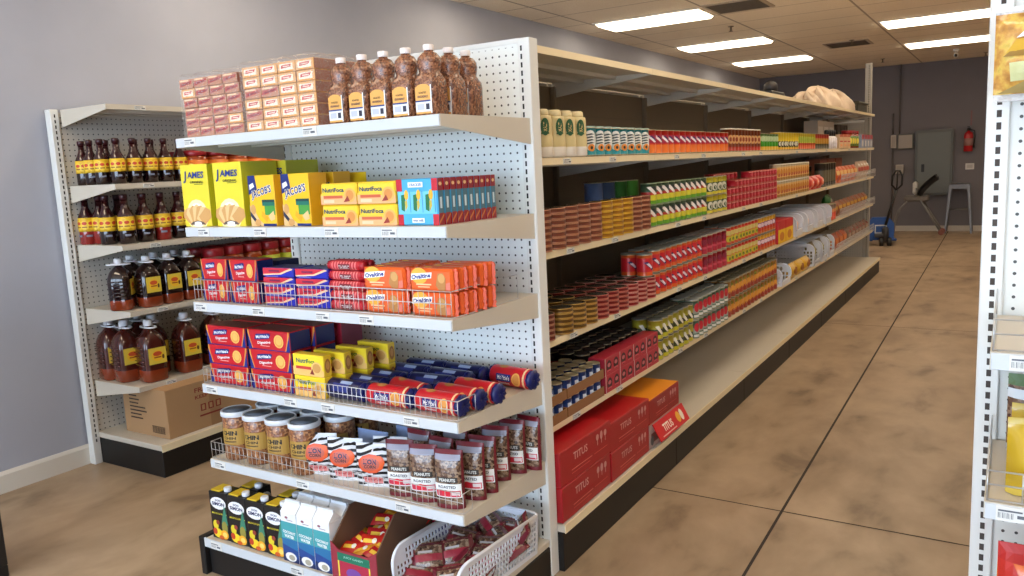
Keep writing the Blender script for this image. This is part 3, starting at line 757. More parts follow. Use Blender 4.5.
def put_bundle(label, x0, y, z, cols, rws, pw, ph, d, pick, lean=0.0):
    t = thing('shrink_wrapped_bundle', label, 'wrapped bundle', (x0, y, z), (0, 0, 0), 'shrink-wrapped bundles on the top shelf')
    va = bundle(cols, rws, pw, ph, d, 0)
    for r in range(rws):
        for c in range(cols):
            obj('packet', va[pick(r, c)], t, ((c + .5) * pw + random.uniform(-.0005, .0005) - lean * max(0, r - 3), .004 + random.uniform(0, .003), .002 + r * ph))
    W = cols * pw; H = rws * ph + .004
    f = MB()
    def bump(a, b): return .004 * sin(17 * a + 3 * b) * sin(23 * b + 2)
    f.grid(lambda a, b: Vector((-.004 + (W + .008) * a, -.003 + .6 * bump(a, b) - .002, H * b)), 14, 10, FILM)
    f.grid(lambda a, b: Vector((W + .004 + .5 * bump(b, a), (d + .01) * a, H * b)), 8, 10, FILM)
    f.grid(lambda a, b: Vector((-.004 + .5 * bump(b, a), (d + .01) * (1 - a), H * b)), 8, 10, FILM)
    f.grid(lambda a, b: Vector((-.004 + (W + .008) * a, (d + .01) * b, H + .012 + 1.6 * bump(a * 1.3, b) + .012 * sin(PI * a * 3) ** 2 * (1 - abs(2 * b - 1)))), 18, 10, FILM)
    obj('film', f, t)
    return t
z = EZ[0] + .001
put_bundle('shrink-wrapped bundle of small tan boxes at the outer end of the top shelf', -1.262, -.5, z, 4, 6, .0825, .0365, .3, lambda r, c: 0 if (r, c) in ((4, 0), (1, 3)) else 1, .008)
put_bundle('shrink-wrapped bundle of small orange boxes beside the peanut bottles', -.918, -.5, z, 4, 6, .0905, .038, .3, lambda r, c: 1 if (r, c) in ((3, 0), (3, 1), (1, 0)) else 0)
def peanut_bottle():
    b = MB()
    prof = [(.037, 0), (.0425, .004), (.0425, .095), (.041, .112), (.034, .128), (.032, .134), (.0355, .15), (.0385, .163), (.036, .178), (.026, .191), (.015, .196), (.015, .2)]
    sq = [5, 5, 5, 4.5, 3, 2.4, 2.2, 2, 2, 2, 2, 2]
    b.lathe(prof, 24, PEANUT, None, sq)
    l = MB(); s = Surf(l, front(-.0428), .0006)
    w, h0, h1 = .058, .006, .088
    s.rect(-w / 2, h0, w / 2, h1, C(226, 166, 84, 0.5)); s.ell(0, h1, w * .4, .008, C(226, 166, 84, 0.5)); s.rect(-w / 2, h0 + .006, w / 2, h0 + .036, C(226, 228, 236)); s.rect(-w / 2, h0 + .036, w / 2, h0 + .041, C(40, 60, 120))
    s.rect(w * .18, h0 + .012, w * .42, h0 + .03, C(40, 40, 60)); s.rect(-w * .4, h0 + .012, w * .08, h0 + .03, C(186, 190, 206)); s.text('ROASTED', 0, .07, w * .5, .006, C(90, 60, 30), .03); s.text('GROUNDNUT', 0, .058, w * .7, .007, C(60, 50, 70), .03)
    s.rect(w / 2 + .001, h0, w / 2 + .005, h1 + .004, C(236, 232, 226))  # pale stripe beside the label paints the highlight on the bottle's edge
    c = MB(); c.lathe([(.0165, .2), (.0175, .202), (.0175, .216), (.016, .218)], 18, C(236, 226, 222, 0.4))
    return Proto('peanut_bottle', 'bottle', [('bottle', b), ('label', l), ('cap', c)])
PB = peanut_bottle()
for k, x in enumerate((-.465, -.372, -.28, -.187, -.095)):
    PB.put((x, -.462, z), 'white-capped bottle of roasted peanuts, %s along the front row' % ORD[k], 'peanut bottles on the end cap')
PB.put((-.092, -.362, z), 'white-capped peanut bottle in the second row behind the last front one', 'peanut bottles on the end cap')
PB.put((-.095, -.262, z), 'white-capped peanut bottle farthest back by the pegboard', 'peanut bottles on the end cap')

# --- second shelf
z = EZ[1] + .001
LIME = C(230, 212, 52, 0.4)
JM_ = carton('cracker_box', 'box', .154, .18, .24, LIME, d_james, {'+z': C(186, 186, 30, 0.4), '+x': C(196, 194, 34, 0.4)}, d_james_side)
for x, y, l in ((-1.235, -.505, 'tall lime cracker box with blue lettering at the outer shelf end'), (-1.042, -.505, 'tall lime cracker box with blue lettering beside the yellow boxes'), (-1.22, -.31, 'tall lime cracker box standing behind the outermost lime box'), (-1.015, -.31, 'tall lime cracker box standing behind the inner lime box')):
    JM_.put((x, y, z), l, 'lime cracker boxes', rz=.03)
YEL = C(244, 192, 28, 0.4)
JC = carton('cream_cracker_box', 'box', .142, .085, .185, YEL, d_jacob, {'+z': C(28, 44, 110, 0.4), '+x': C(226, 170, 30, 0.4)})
for x, y, l in ((-.862, -.505, 'yellow cracker box with blue corner beside the lime boxes'), (-.688, -.505, 'yellow cracker box with blue corner beside the stacked orange packs'), (-.84, -.38, 'yellow cracker box behind the first blue-cornered one'), (-.69, -.38, 'yellow cracker box behind the second blue-cornered one')):
    JC.put((x, y, z), l, 'yellow cracker boxes', rz=-.04)
NU = carton('biscuit_pack', 'biscuit pack', .164, .07, .0715, C(246, 206, 50, 0.4), d_nutri, None, None, None, .006)
for c in range(2):
    for t in range(2):
        for r in range(2):
            NU.put((-.482 + c * .169, -.506 + r * .076, z + t * .073), 'yellow and orange biscuit pack, %s column, %s tier, %s row' % (ORD[c], ('lower', 'upper')[t], ('front', 'back')[r]), 'yellow biscuit packs on the second shelf')
bg = MB(); pillow(bg, .16, .18, .08, C(232, 190, 20, 0.3), lambda s, w, h: (s.ell(0, h * .5, w * .3, h * .2, C(150, 90, 30)), s.rect(-w * .3, h * .72, w * .3, h * .8, C(250, 230, 120))), wob=.08)
BG = Proto('snack_bag', 'snack bag', [('bag', bg)])
BG.put((-.655, -.3, z), 'crumpled yellow snack bag behind the orange biscuit packs', None, rz=.3)
CY = carton('cracker_sleeve', 'cracker pack', .166, .026, .148, C(74, 170, 216, 0.3), d_cyan, None, d_cyan_side, None, .004)
for k in range(10): CY.put((-.141 + .0008 * k, -.508 + k * .0325, z), 'blue and red cracker sleeve, %s from the shelf edge' % ORD[k], 'blue and red cracker sleeves', rz=random.uniform(-.02, .02))

# --- third shelf
z = EZ[2] + .001
MRED = C(200, 30, 40, 0.35)
MV = carton('digestive_pack', 'biscuit pack', .15, .085, .083, MRED, d_mcv, {'+x': NAVY, '-x': NAVY, '+z': C(120, 24, 34, 0.4)}, None, None, .004)
for c, x in enumerate((-1.172, -1.003)):
    for t in range(2): MV.put((x, -.505, z + t * .0845), 'red digestive biscuit pack on the third shelf, %s column, %s tier' % (ORD[c], ('lower', 'upper')[t]), 'red digestive packs')
carton('biscuit_box', 'box', .1, .1, .15, C(18, 28, 74, 0.4), lambda s, w, h: s.rect(-w * .4, h * .6, w * .4, h * .7, C(60, 80, 150))).put((-.99, -.38, z), 'dark blue box behind the red digestive packs')
SW = carton('biscuit_packet', 'biscuit pack', .158, .11, .0345, C(36, 40, 170, 0.3), d_swoosh, {'+z': C(30, 34, 120, 0.35)}, None, None, .004)
for c, x in enumerate((-.812, -.642)):
    for t in range(4): SW.put((x, -.507, z + t * .0355), 'blue packet with red swoosh, %s column, %s from the bottom' % (ORD[c], ORD[t]), 'blue swoosh packets')
RR = roll('biscuit_roll', 'biscuit roll', 0.0173, .134, C(190, 26, 40, 0.3), C(170, 20, 36, 0.3), d_redroll)
for t in range(5):
    for r in range(2): RR.put((-.483 + .004 * (t % 2), -.505 + r * .037, z + t * .0348), 'short red checked biscuit roll, %s from the bottom, %s row' % (ORD[t], ('front', 'back')[r]), 'red biscuit rolls')
ob_ = MB(); pillow(ob_, .18, .082, .044, C(232, 100, 36, 0.3), None, .006, 14, 8, wob=.02)
def ovm():
    m = MB(); w, h, T = .19, .078, .04
    # flow-wrapped slab: flat faces with crimped fins at both ends
    m.box(-w * .45, 0, .001, w * .45, T, h - .001, C(230, 98, 36, 0.3), .008)
    for sg in (-1, 1):
        m.grid(lambda a, b: Vector((sg * w * (.43 + .07 * a), T * .5 + (.5 - a * .5) * T * .7 * (1) * (-.5) + .004 * sin(a * 9 + b * 21), h * (.03 + .94 * b))), 3, 8, C(226, 84, 30, 0.35))
        m.grid(lambda a, b: Vector((sg * w * (.43 + .07 * a), T * .5 - (.5 - a * .5) * T * .7 * (-.5) + .004 * sin(a * 9 + b * 21), h * (.03 + .94 * b))), 3, 8, C(226, 84, 30, 0.35), flip=True)
    d_oval(Surf(m, front(), .0006), w * .9, h)
    return m
OV = Proto('malt_biscuit_pack', 'biscuit pack', [('packet', ovm())])
for c, x in enumerate((-.308, -.11)):
    for t in range(2):
        for r in range(5):
            OV.put((x + random.uniform(-.003, .003) + (.006 * r if c else 0), -.508 + r * .045, z + t * .079), 'orange malt biscuit pack, %s column, %s tier, %s row back' % (ORD[c], ('lower', 'upper')[t], ORD[r]), 'orange malt biscuit packs', rz=random.uniform(-.05, .05) + .03 * t)
wire_fence(EW - .01, .088, .0215, 'wire fence along the third end cap shelf before the biscuits', (EX - EW + .005, -.531, z), 0, .4)

# --- fourth shelf
z = EZ[3] + .001
MV2 = carton('digestive_pack', 'biscuit pack', .226, .108, .077, MRED, d_mcv, {'+x': NAVY, '-x': NAVY, '+z': C(110, 30, 34, 0.4)}, None, None, .004)  # top face darkened in colour to paint the shadow lying on the packs
for c, x in enumerate((-1.147, -.903)):
    for t in range(3):
        for r in range(2): MV2.put((x + .012 * r, -.502 + .118 * r, z + t * .0785), 'wide red digestive biscuit pack, %s column, %s from the bottom, %s row' % (ORD[c], ORD[t], ('front', 'back')[r]), 'wide red digestive packs')
carton('biscuit_box', 'box', .1, .12, .225, C(150, 26, 46, 0.4), lambda s, w, h: (s.ell(0, h * .82, w * .3, h * .1, C(200, 70, 90)), s.rect(-w * .5, h * .3, w * .5, h * .5, NAVY)), {'+x': C(120, 24, 50, .4)}).put((-.82, -.25, z), 'tall red biscuit box behind the wide red packs')
N4 = carton('biscuit_pack', 'biscuit pack', .155, .042, .079, C(246, 214, 46, 0.4), d_nutri4, {'+x': C(236, 196, 50, 0.4), '+z': C(226, 190, 60, 0.4)}, d_nutri4_side, None, .003)
for r, y in enumerate((-.51, -.44, -.355, -.26)):
    for t in range(2): N4.put((-.695 + (.0, .035, .065, .09)[r], y, z + t * .0805), 'small yellow biscuit pack, %s row back, %s tier' % (ORD[r], ('lower', 'upper')[t]), 'small yellow biscuit packs')
MR = roll('digestive_roll', 'biscuit roll', .037, .172, MRED, NAVY, d_mroll)
rl = [((-.335, -.512, 0), 0.0, 'front one beside the dark blue rolls'), ((-.13, -.508, 0), -.08, 'at the front corner of the shelf'), ((-.115, -.425, 0), -.1, 'just behind the front corner roll'), ((-.095, -.34, 0), -.12, 'third back from the front corner'), ((-.075, -.14, 0), -.15, 'alone at the back by the pegboard edge'), ((-.325, -.43, 0), -.25, 'behind the first front roll')]
for (p, a, l) in rl: MR.put((p[0], p[1], z), 'red tube of digestive biscuits lying ' + l, 'red digestive rolls', rz=a)
BR = roll('digestive_roll', 'biscuit roll', .0365, .16, C(18, 24, 76, 0.3), C(20, 28, 96, 0.3), d_bluer)
bl = [(-.54, -.51, 'at the front beside the yellow packs'), (-.52, -.43, 'second from the fence'), (-.5, -.345, 'third from the fence'), (-.47, -.235, 'fourth from the fence'), (-.30, -.33, 'in the middle behind the red rolls'), (-.28, -.245, 'in the middle, one further back'), (-.27, -.16, 'deep at the back by the pegboard'), (-.45, -.15, 'deep at the back beside the yellow packs')]
for x, y, l in bl: BR.put((x, y, z), 'dark blue tube of biscuits lying ' + l, 'dark blue biscuit rolls', rz=random.uniform(-.06, .06))
wire_fence(EW - .01, .066, .0215, 'wire fence along the fourth end cap shelf before the red packs', (EX - EW + .005, -.531, z), 0, .1)

# --- fifth shelf
z = EZ[4] + .001
def chin_jar():
    b = MB(); b.lathe([(.054, 0), (.058, .006), (.058, .165), (.054, .178), (.05, .182)], 24, CHINCHIN); d_chin(Surf(b, cyl(.058), .0008), .058, .19)
    l = MB(); l.lathe([(.0585, .178), (.062, .179), (.062, .197), (.0605, .199), (.056, .199), (.055, .1975), (.0, .1975)], 28, C(226, 230, 236, 0.35))
    l.lathe([(.054, .1976), (.0, .1981)], 24, C(104, 112, 124, 0.4))
    return Proto('snack_jar', 'jar', [('jar', b), ('lid', l)])
CJ = chin_jar()
for k in range(4):
    CJ.put((-1.18 + k * .1285, -.462, z), 'grey-lidded jar of fried dough bites, %s along the front row' % ORD[k], 'jars of fried dough bites', rz=.2)
    CJ.put((-1.12 + k * .129, -.335, z), 'grey-lidded jar of fried dough bites, %s along the second row' % ORD[k], 'jars of fried dough bites', rz=.2)
CJ.put((-.735, -.2, z), 'grey-lidded jar of fried dough bites alone in the third row', 'jars of fried dough bites')
zb = MB(); pillow(zb, .142, .158, .07, C(236, 236, 238, 0.3), d_zebra, .014, 18, 18, bottom=.5, wob=.03)
ZB = Proto('zebra_snack_bag', 'snack bag', [('bag', zb)])
for k, (x, y, a, l) in enumerate(((-.713, -.49, .38, 'beside the grey-lidded jars'), (-.582, -.492, .3, 'in the middle of the three front ones'), (-.44, -.492, .3, 'beside the peanut pouches'), (-.43, -.41, .3, 'in the second row behind the last'))):
    ZB.put((x, y, z), 'zebra-striped snack bag with orange burst ' + l, 'zebra-striped snack bags', rz=a)
sv = MB(); pillow(sv, .15, .15, .06, C(150, 170, 210, 0.25), lambda s, w, h: s.rect(-w * .4, h * .3, w * .3, h * .5, C(90, 110, 150)), .016, 12, 10, bottom=.5, wob=.1)
SV = Proto('foil_bag', 'snack bag', [('bag', sv)])
for x, y, l in ((-.57, -.36, 'behind the middle zebra bag'), (-.46, -.28, 'further back under the fourth shelf'), (-.4, -.18, 'deepest by the pegboard')): SV.put((x, y, z), 'crumpled pale blue foil bag ' + l, 'pale blue foil bags', rz=random.uniform(-.2, .2))
pm = MB(); pillow(pm, .104, .2, .056, NUTMIX, d_pouch, .008, 12, 14, bottom=.75, seal=C(110, 20, 34, 0.35), wob=.015)
PO = Proto('nut_pouch', 'pouch', [('pouch', pm)])
pl = [(-.3, -.51, 0.3, 'first along the front row'), (-.195, -.514, 0.28, 'second along the front row'), (-.086, -.52, 0.22, 'third along the front row'), (-.062, -.43, .18, 'right behind the front corner one'), (-.06, -.36, .15, 'third back along the open side'), (-.075, -.25, .25, 'fourth back along the open side'), (-.06, -.165, .15, 'fifth back along the open side'), (-.03, -.105, -.1, 'last one by the slotted post'), (-.19, -.43, 0, 'in the second row'), (-.2, -.33, .05, 'in the third row'), (-.31, -.4, 0, 'second row beside the zebra bags'), (-.32, -.29, 0, 'third row beside the foil bags'), (-.2, -.2, 0, 'fourth row deep under the shelf')]
for x, y, a, l in pl: PO.put((x, y, z), 'maroon-edged peanut pouch with white and red label, ' + l, 'peanut pouches', rz=a)
wire_fence(EW - .01, .07, .024, 'wire fence along the fifth end cap shelf before jars and pouches', (EX - EW + .005, -.531, z), 0, .05, .0011)

# --- base deck
BASE0 = len(COL.objects)
z = .182
def juice():
    m = MB(); w, d, h = .097, .07, .19; m.box(-w / 2, 0, 0, w / 2, d, h, C(26, 26, 28, 0.35), .002)
    d_simon(Surf(m, front(), .0005), w, h); d_simon(Surf(m, plane((w / 2, d / 2, 0), (0, 1, 0), (0, 0, 1)), .0005), d, h)
    t = MB(); t.box(-w * .42, .004, h, w * .1, d - .004, h + .006, C(214, 180, 40, 0.4), .002)
    c = MB(); c.lathe([(.014, 0), (.015, .002), (.015, .014), (.013, .016)], 14, C(222, 224, 232, 0.35), Matrix.Translation((w * .29, d * .4, h)))
    return Proto('juice_carton', 'carton', [('carton', m), ('yellow_tab', t), ('cap', c)])
JU = juice()
for k in range(4): JU.put((-1.08 + k * .103, -.678, z), 'black fruit juice carton with yellow top, %s along the front row' % ORD[k], 'black juice cartons', rz=.04)
for k in (1, 3): JU.put((-1.08 + k * .103 - .02, -.6, z), 'black fruit juice carton with yellow top, behind the %s front one' % ORD[k], 'black juice cartons', rz=.04)
cm = MB(); cm.box(-.039, 0, 0, .039, .062, .185, C(240, 240, 242, 0.35), .002); d_coco(Surf(cm, front(), .0005), .078, .215)
cm.prism([(0, .185), (.062, .185), (.035, .212), (.027, .212)], 0, -.038, .038, C(240, 240, 242, 0.35)); cc = MB(); cc.box(-.036, .026, .212, .036, .036, .222, C(226, 232, 240, 0.35))
CO = Proto('coconut_water_carton', 'carton', [('carton', cm), ('top_seal', cc)])
for c in range(3):
    for r in range(4): CO.put((-.69 + c * .081, -.684 + r * .066, z), 'white and teal coconut water carton, %s column, %s row back' % (ORD[c], ORD[r]), 'coconut water cartons')
# open cardboard display box of sachets
t = thing('display_box', 'open maroon and brown cardboard box full of red sachets', 'cardboard box', (-.49, -.69, z))
BRN = C(108, 76, 56, 0.85); MAR = C(150, 44, 58, 0.6)
m = MB(); m.box(0, 0, 0, .205, .3, .006, BRN)
m.prism([(0, 0), (.3, 0), (.3, .22), (.1, .22), (0, .12)], 0, 0, .005, BRN); m.prism([(0, 0), (.3, 0), (.3, .22), (.1, .22), (0, .12)], 0, .2, .205, BRN)
m.box(.005, .295, 0, .2, .3, .22, BRN); obj('tray', m, t)
m = MB(); m.prism([(0, 0), (.205, 0), (.205, .13), (.17, .105), (.035, .105), (0, .13)], 1, -.004, 0, MAR)
s = Surf(m, front(-.004), .0004); s.rect(.03, .01, .175, .095, C(240, 214, 70)); s.rect(.036, .01, .169, .078, C(176, 40, 66)); s.rect(.03, .068, .175, .098, C(24, 112, 84)); s.text('JUICY CANDY', .1025, .084, .09, .009, C(150, 200, 180), .03); s.ell(.1, .03, .034, .02, C(120, 70, 150))
obj('front_panel', m, t)
sa = []
for c in ((206, 44, 34), (226, 150, 40), (190, 34, 40)):
    m = MB(); pillow(m, .085, .05, .016, C(*c, 0.25), lambda s, w, h: (s.rect(-w * .3, h * .3, w * .3, h * .6, C(240, 190, 60)), s.ell(w * .2, h * .5, w * .1, h * .2, C(240, 230, 220))), .006, 8, 6, wob=.05)
    sa.append(Proto('candy_sachet', 'sachet', [('sachet', m)]))
random.seed(3)
k = 0
for gy in range(6):
    for gx in range(3):
        x = -.49 + .045 + gx * .056; y = -.69 + .025 + gy * .045; zz = z + .085 + .004 * gy + .012 * random.random()
        sa[(gx + gy * 2) % 3].put((x, y, zz), '%s sachet in the maroon cardboard box, %s row, %s across' % (('red', 'orange', 'dark red')[(gx + gy * 2) % 3], ORD[gy], ORD[gx]), 'sachets in the cardboard box', rot=(-1.15 + random.uniform(-.25, .25), random.uniform(-.3, .3), random.uniform(-.5, .5)))
m = MB()
pillow(m, .1, .15, .05, C(60, 60, 120, 0.3), lambda s, w, h: (s.ell(0, h * .6, w * .3, h * .16, C(200, 40, 80)), s.ell(-w * .1, h * .3, w * .2, h * .1, C(60, 150, 190))), .008, wob=.06)
Proto('foil_pouch', 'pouch', [('pouch', m)]).put((-.30, -.36, z), 'blue and pink foil pouch standing behind the cardboard box')
# white basket
def basket(name, w, d, h, hf=.05, pitch=.0165, flare=.012, rad=.06, solid=False):
    """plastic shelf bin: pierced side and back walls with a rolled, rounded rim and a low front"""
    m = MB(); W_ = C(222, 225, 234, 0.35)
    m.box(-w / 2 + flare, .004, 0, w / 2 - flare, d - .004, .004, W_)
    T = .003
    def wall(S, L, H, sg, arc):
        # S(u, v, t) maps wall coordinates to space; u along 0..L, v up 0..H, t thickness
        def slab(poly):
            vs = [S(u, v, 0) for u, v in poly] + [S(u, v, T) for u, v in poly]; n = len(poly)
            fs = [tuple(range(n)), tuple(range(2 * n - 1, n - 1, -1))] + [(i, i + n, (i + 1) % n + n, (i + 1) % n) for i in range(n)]
            m.add(vs, fs if sg > 0 else [tuple(reversed(f)) for f in fs], W_)
        def q(u0, v0, u1, v1): slab([(u0, v0), (u0, v1), (u1, v1), (u1, v0)])
        a = min(arc, H * .8)
        tb = H - max(.016, H * .12)
        A = [(a - a * cos(t), H - a + a * sin(t)) for t in [PI / 2 * i / 8 for i in range(9)]] if arc else [(0, H)]
        if solid: slab([(0, 0)] + A + [(L, H), (L, 0)]); return
        q(0, 0, .014, H - a if arc else tb); q(L - .012, 0, L, tb); q(.014, 0, L - .012, .014)
        q(a, tb, L, H)
        if arc: slab([p for p in A] + [(a, H - a)])
        def lat(u0, u1, v0, v1):
            nu = max(1, int((u1 - u0) / pitch)); nv = max(1, int((v1 - v0) / pitch))
            for i in range(nu + 1):
                u = u0 + (u1 - u0) * i / nu; q(max(u0, u - pitch * .2), v0, min(u1, u + pitch * .2), v1)
            for j in range(nv + 1):
                v = v0 + (v1 - v0) * j / nv; q(u0, max(v0, v - pitch * .2), u1, min(v1, v + pitch * .2))
        if arc: lat(.014, L - .012, .014, H - a); lat(a, L - .012, H - a, tb)
        else: lat(.014, L - .012, .014, tb)
    for sx in (-1, 1):
        wall(lambda u, v, t, sx=sx: Vector((sx * (w / 2 - flare * (1 - v / h) - t), u, v)), d, h, -sx, rad)
    wall(lambda u, v, t: Vector((-w / 2 + flare * (1 - v / h) + u * (w - 2 * flare * (1 - v / h)) / w, d - t, v)), w, h, -1, 0)
    wall(lambda u, v, t: Vector((-w / 2 + flare * (1 - v / h) + u * (w - 2 * flare * (1 - v / h)) / w, t, v)), w, hf, 1, 0)
    r = MB(); a = min(rad, h * .8); R = w / 2
    for sx in (-1, 1):
        X = lambda v: sx * (w / 2 - flare * (1 - v / h))
        p = [(X(hf), 0, hf)] + [(X(h - a + a * sin(t)), a - a * cos(t), h - a + a * sin(t)) for t in [PI / 2 * i / 8 for i in range(9)]] + [(X(h), d - .02, h)]
        r.tube(p, .0062, 8, W_)
    r.tube([(-R, d - .02, h), (-R + .006, d - .006, h), (-R + .02, d, h), (R - .02, d, h), (R - .006, d - .006, h), (R, d - .02, h)], .0062, 8, W_)
    r.tube([(-R + flare * .6, 0, hf), (R - flare * .6, 0, hf)], .0055, 8, W_)
    return Proto(name, 'basket', [('basket_body', m), ('rim', r)])
BK1 = basket('plastic_basket', .275, .46, .15, .045)
BK1.put((-.132, -.69, z), 'white perforated plastic basket of dark snack packets on the base deck', None, rz=-.06)
nm = MB(); pillow(nm, .12, .1, .036, NUTMIX, lambda s, w, h: (s.rect(-w * .5, h * .03, w * .5, h * .13, C(104, 18, 34, .3)), s.rect(-w * .5, h * .87, w * .5, h * .97, C(104, 18, 34, .3)), s.rect(-w * .5, 0, -w * .38, h, C(104, 18, 34, .3)), s.rect(w * .38, 0, w * .5, h, C(104, 18, 34, .3)), s.rect(-w * .38, h * .32, w * .38, h * .56, C(150, 40, 56, .3)), s.rect(-w * .3, h * .6, w * .1, h * .68, C(190, 184, 184, .3))), .005, 10, 8, wob=.1, seal=C(96, 16, 32, 0.3))
NM = Proto('nut_packet', 'snack packet', [('packet', nm)])
k = 0
for gy in range(6):
    for gx in range(3):
        yy = -.69 + .04 + gy * .064; xx = -.132 - .062 + gx * .068 + .004 * gy
        NM.put((xx, yy, z + .03 + .007 * gy + .012 * ((gx + gy) % 2)), 'maroon nut packet lying in the white basket, %s row, %s across' % (ORD[gy], ORD[gx]), 'nut packets in the white basket', rot=(-1.0 + random.uniform(-.3, .3), random.uniform(-.35, .35), random.uniform(-.7, .7)))
NM.put((-.03, -.33, z + .075), 'maroon nut packet leaning on the back wall of the basket', 'nut packets in the white basket', rot=(-.5, .2, -.9))

ALL = list(COL.objects)
# the goods on the base deck stand on its low front-heavy deck
for o in ALL[BASE0:]:
    if o.parent: continue
    x, y, zz = o.location
    o.location = (-1.274 + (x + 1.155) * 1.045 + (.055 if o.name.startswith(('plastic_basket', 'nut_packet')) else .012 if o.name.startswith(('display', 'candy')) else 0), -.595 + (y + .69) * 1.05, .1195 + (zz - .182) * 1.05)
    o.scale = o.scale * 1.05
# set the stocked end cap on the floor, butted against the end of the long run
for o in ALL[END0:END1] + ALL[END2:]:
    if o.parent: continue
    o.location = o.location * .975 + Vector((.0367, -.0633, .0387)); o.scale = o.scale * .975
# ================================================================== SIDE WALL SHELVING STOCK (faces +x)
OIL = C(52, 14, 18, 0.12, 0.0, .6); OILB = C(30, 12, 14, 0.12, 0.0, .6); OIL_LIT = C(132, 52, 24, 0.15, 0, .6)  # last colour: amber foot band, painting the light that passes through the oil
LAB = C(236, 190, 40, 0.45); LAB2 = C(226, 196, 70, 0.45)
def sauce(r, h, base):
    b = MB(); b.lathe([(r * .9, 0, base), (r, .006, base), (r, h * .26, base), (r, h * .5, OIL), (r * .93, h * .58, OIL), (r * .62, h * .68, OIL), (r * .42, h * .76, OIL), (r * .4, h * .9, OIL)], 20, OIL)
    l = MB(); l.lathe([(r * 1.012, h * .27), (r * 1.012, h * .52), (r * .97, h * .555)], 20, LAB)
    s = Surf(l, cyl(r * 1.014), .0008)
    for q in (0, .75, 1.5, -.75): s.ell(q * r, h * .4, r * .5, h * .1, C(244, 206, 60)); s.ell(q * r, h * .44, r * .3, h * .035, C(206, 70, 40)); s.rect(q * r - r * .3, h * .35, q * r + r * .3, h * .375, C(150, 90, 30), 3, 1)
    for q in (0, 1.2): s.rect(q * r - r * .35, h * .16, q * r + r * .35, h * .2, C(120, 124, 140), 4, 1)
    c = MB(); c.lathe([(r * .46, h * .9), (r * .47, h * .99), (r * .42, h)], 16, C(58, 22, 28, 0.3))
    return Proto('palm_oil_bottle', 'bottle', [('bottle', b), ('label', l), ('cap', c)])
SA = sauce(.038, .238, OILB); SB = sauce(.043, .262, OILB); SBR = sauce(.043, .262, C(140, 34, 30, 0.15, 0, .6))
z = LZ[1] + .001
sp2 = [(-2.56, .03, 'front row', 1), (-2.56, .125, 'front row', 2), (-2.56, .22, 'front row', 3), (-2.56, .315, 'front row', 4), (-2.56, .41, 'front row', 5), (-2.655, .0, 'second row', 1), (-2.655, .095, 'second row', 2), (-2.655, .20, 'second row', 3), (-2.655, .3, 'second row', 4), (-2.75, .0, 'third row', 1), (-2.75, .09, 'third row', 2), (-2.845, .01, 'fourth row', 1)]
for x, y, r, k in sp2: SA.put((x, y, z), 'small dark bottle with yellow band on the upper wall shelf, %s, %s along' % (r, ORD[k - 1]), 'small dark bottles on the wall shelving', rz=QX - .5)
z = LZ[2] + .001
sp3 = [(-2.57, .045, 'front row', 1), (-2.57, .155, 'front row', 2), (-2.57, .262, 'front row', 3), (-2.57, .368, 'front row', 4), (-2.67, .0, 'second row', 1), (-2.67, .11, 'second row', 2), (-2.67, .215, 'second row', 3), (-2.67, .33, 'second row', 4), (-2.78, .03, 'third row', 1), (-2.80, .15, 'third row', 2)]
for i, (x, y, r, k) in enumerate(sp3): (SBR if i in (8, 2) else SB).put((x, y, z), 'dark bottle with yellow band on the middle wall shelf, %s, %s along' % (r, ORD[k - 1]), 'medium dark bottles on the wall shelving', rz=QX - .5)
(SBR).put((-2.845, -.01, z), 'reddish bottle with yellow band beside the slotted wall post')
def jug(w, h, base, mid, lw, lz0, lz1):
    b = MB(); e = 4; r = w / 2
    b.lathe([(r * .9, 0, base), (r, .008, base), (r, h * .2, mid), (r * .985, h * .22, mid), (r, h * .24, mid), (r, h * .58, mid), (r * .97, h * .64, mid), (r * .8, h * .74, mid), (r * .4, h * .83, mid), (r * .26, h * .86, mid), (r * .26, h * .91, mid)], 24, mid, None, [e, e, e, e, e, e, 3.6, 3, 2.2, 2, 2])
    for k in range(5): b.tube([(-r * .2, -r * 1.0, h * (.28 + k * .06)), (-r * .9, -r * 1.0, h * (.28 + k * .06))] if False else [(-r * 1.0, -r * .7, h * (.28 + k * .07)), (-r * 1.0, r * .7, h * (.28 + k * .07))], .004, 6, mid)
    l = MB(); s = Surf(l, front(-r * 1.002), .0006); q = lw / 2
    s.rect(-q, lz0, q, lz1, LAB2); s.ell(0, (lz0 + lz1) / 2, q * .66, (lz1 - lz0) * .34, C(240, 190, 40)); s.ell(0, lz0 + (lz1 - lz0) * .62, q * .5, (lz1 - lz0) * .14, C(206, 80, 40)); s.rect(-q * .4, lz0 + (lz1 - lz0) * .36, q * .4, lz0 + (lz1 - lz0) * .44, C(160, 60, 30)); s.ell(q * .62, lz0 + (lz1 - lz0) * .4, q * .14, (lz1 - lz0) * .14, C(90, 50, 24))
    c = MB(); c.lathe([(r * .34, h * .9), (r * .36, h * .905), (r * .36, h * .97), (r * .3, h), (0, h)], 18, C(226, 226, 232, 0.35))
    n = MB(); pts = [(r * .95 * cos(a) * (.35 if abs(sin(a)) < .01 else 1) * .55, r * .62 * sin(a), h * .875) for a in [2 * PI * i / 16 for i in range(17)]]
    n.tube([(r * .42 * cos(2 * PI * i / 20), r * 1.0 * sin(2 * PI * i / 20), h * .885) for i in range(21)], .0045, 6, C(226, 226, 232, 0.35), caps=False)
    return Proto('palm_oil_jug', 'jug', [('jug', b), ('label', l), ('cap', c), ('carry_ring', n)])
J1 = jug(.118, .278, OIL_LIT, C(34, 14, 14, 0.12, 0, .6), .084, .08, .165)
z = LZ[3] + .001
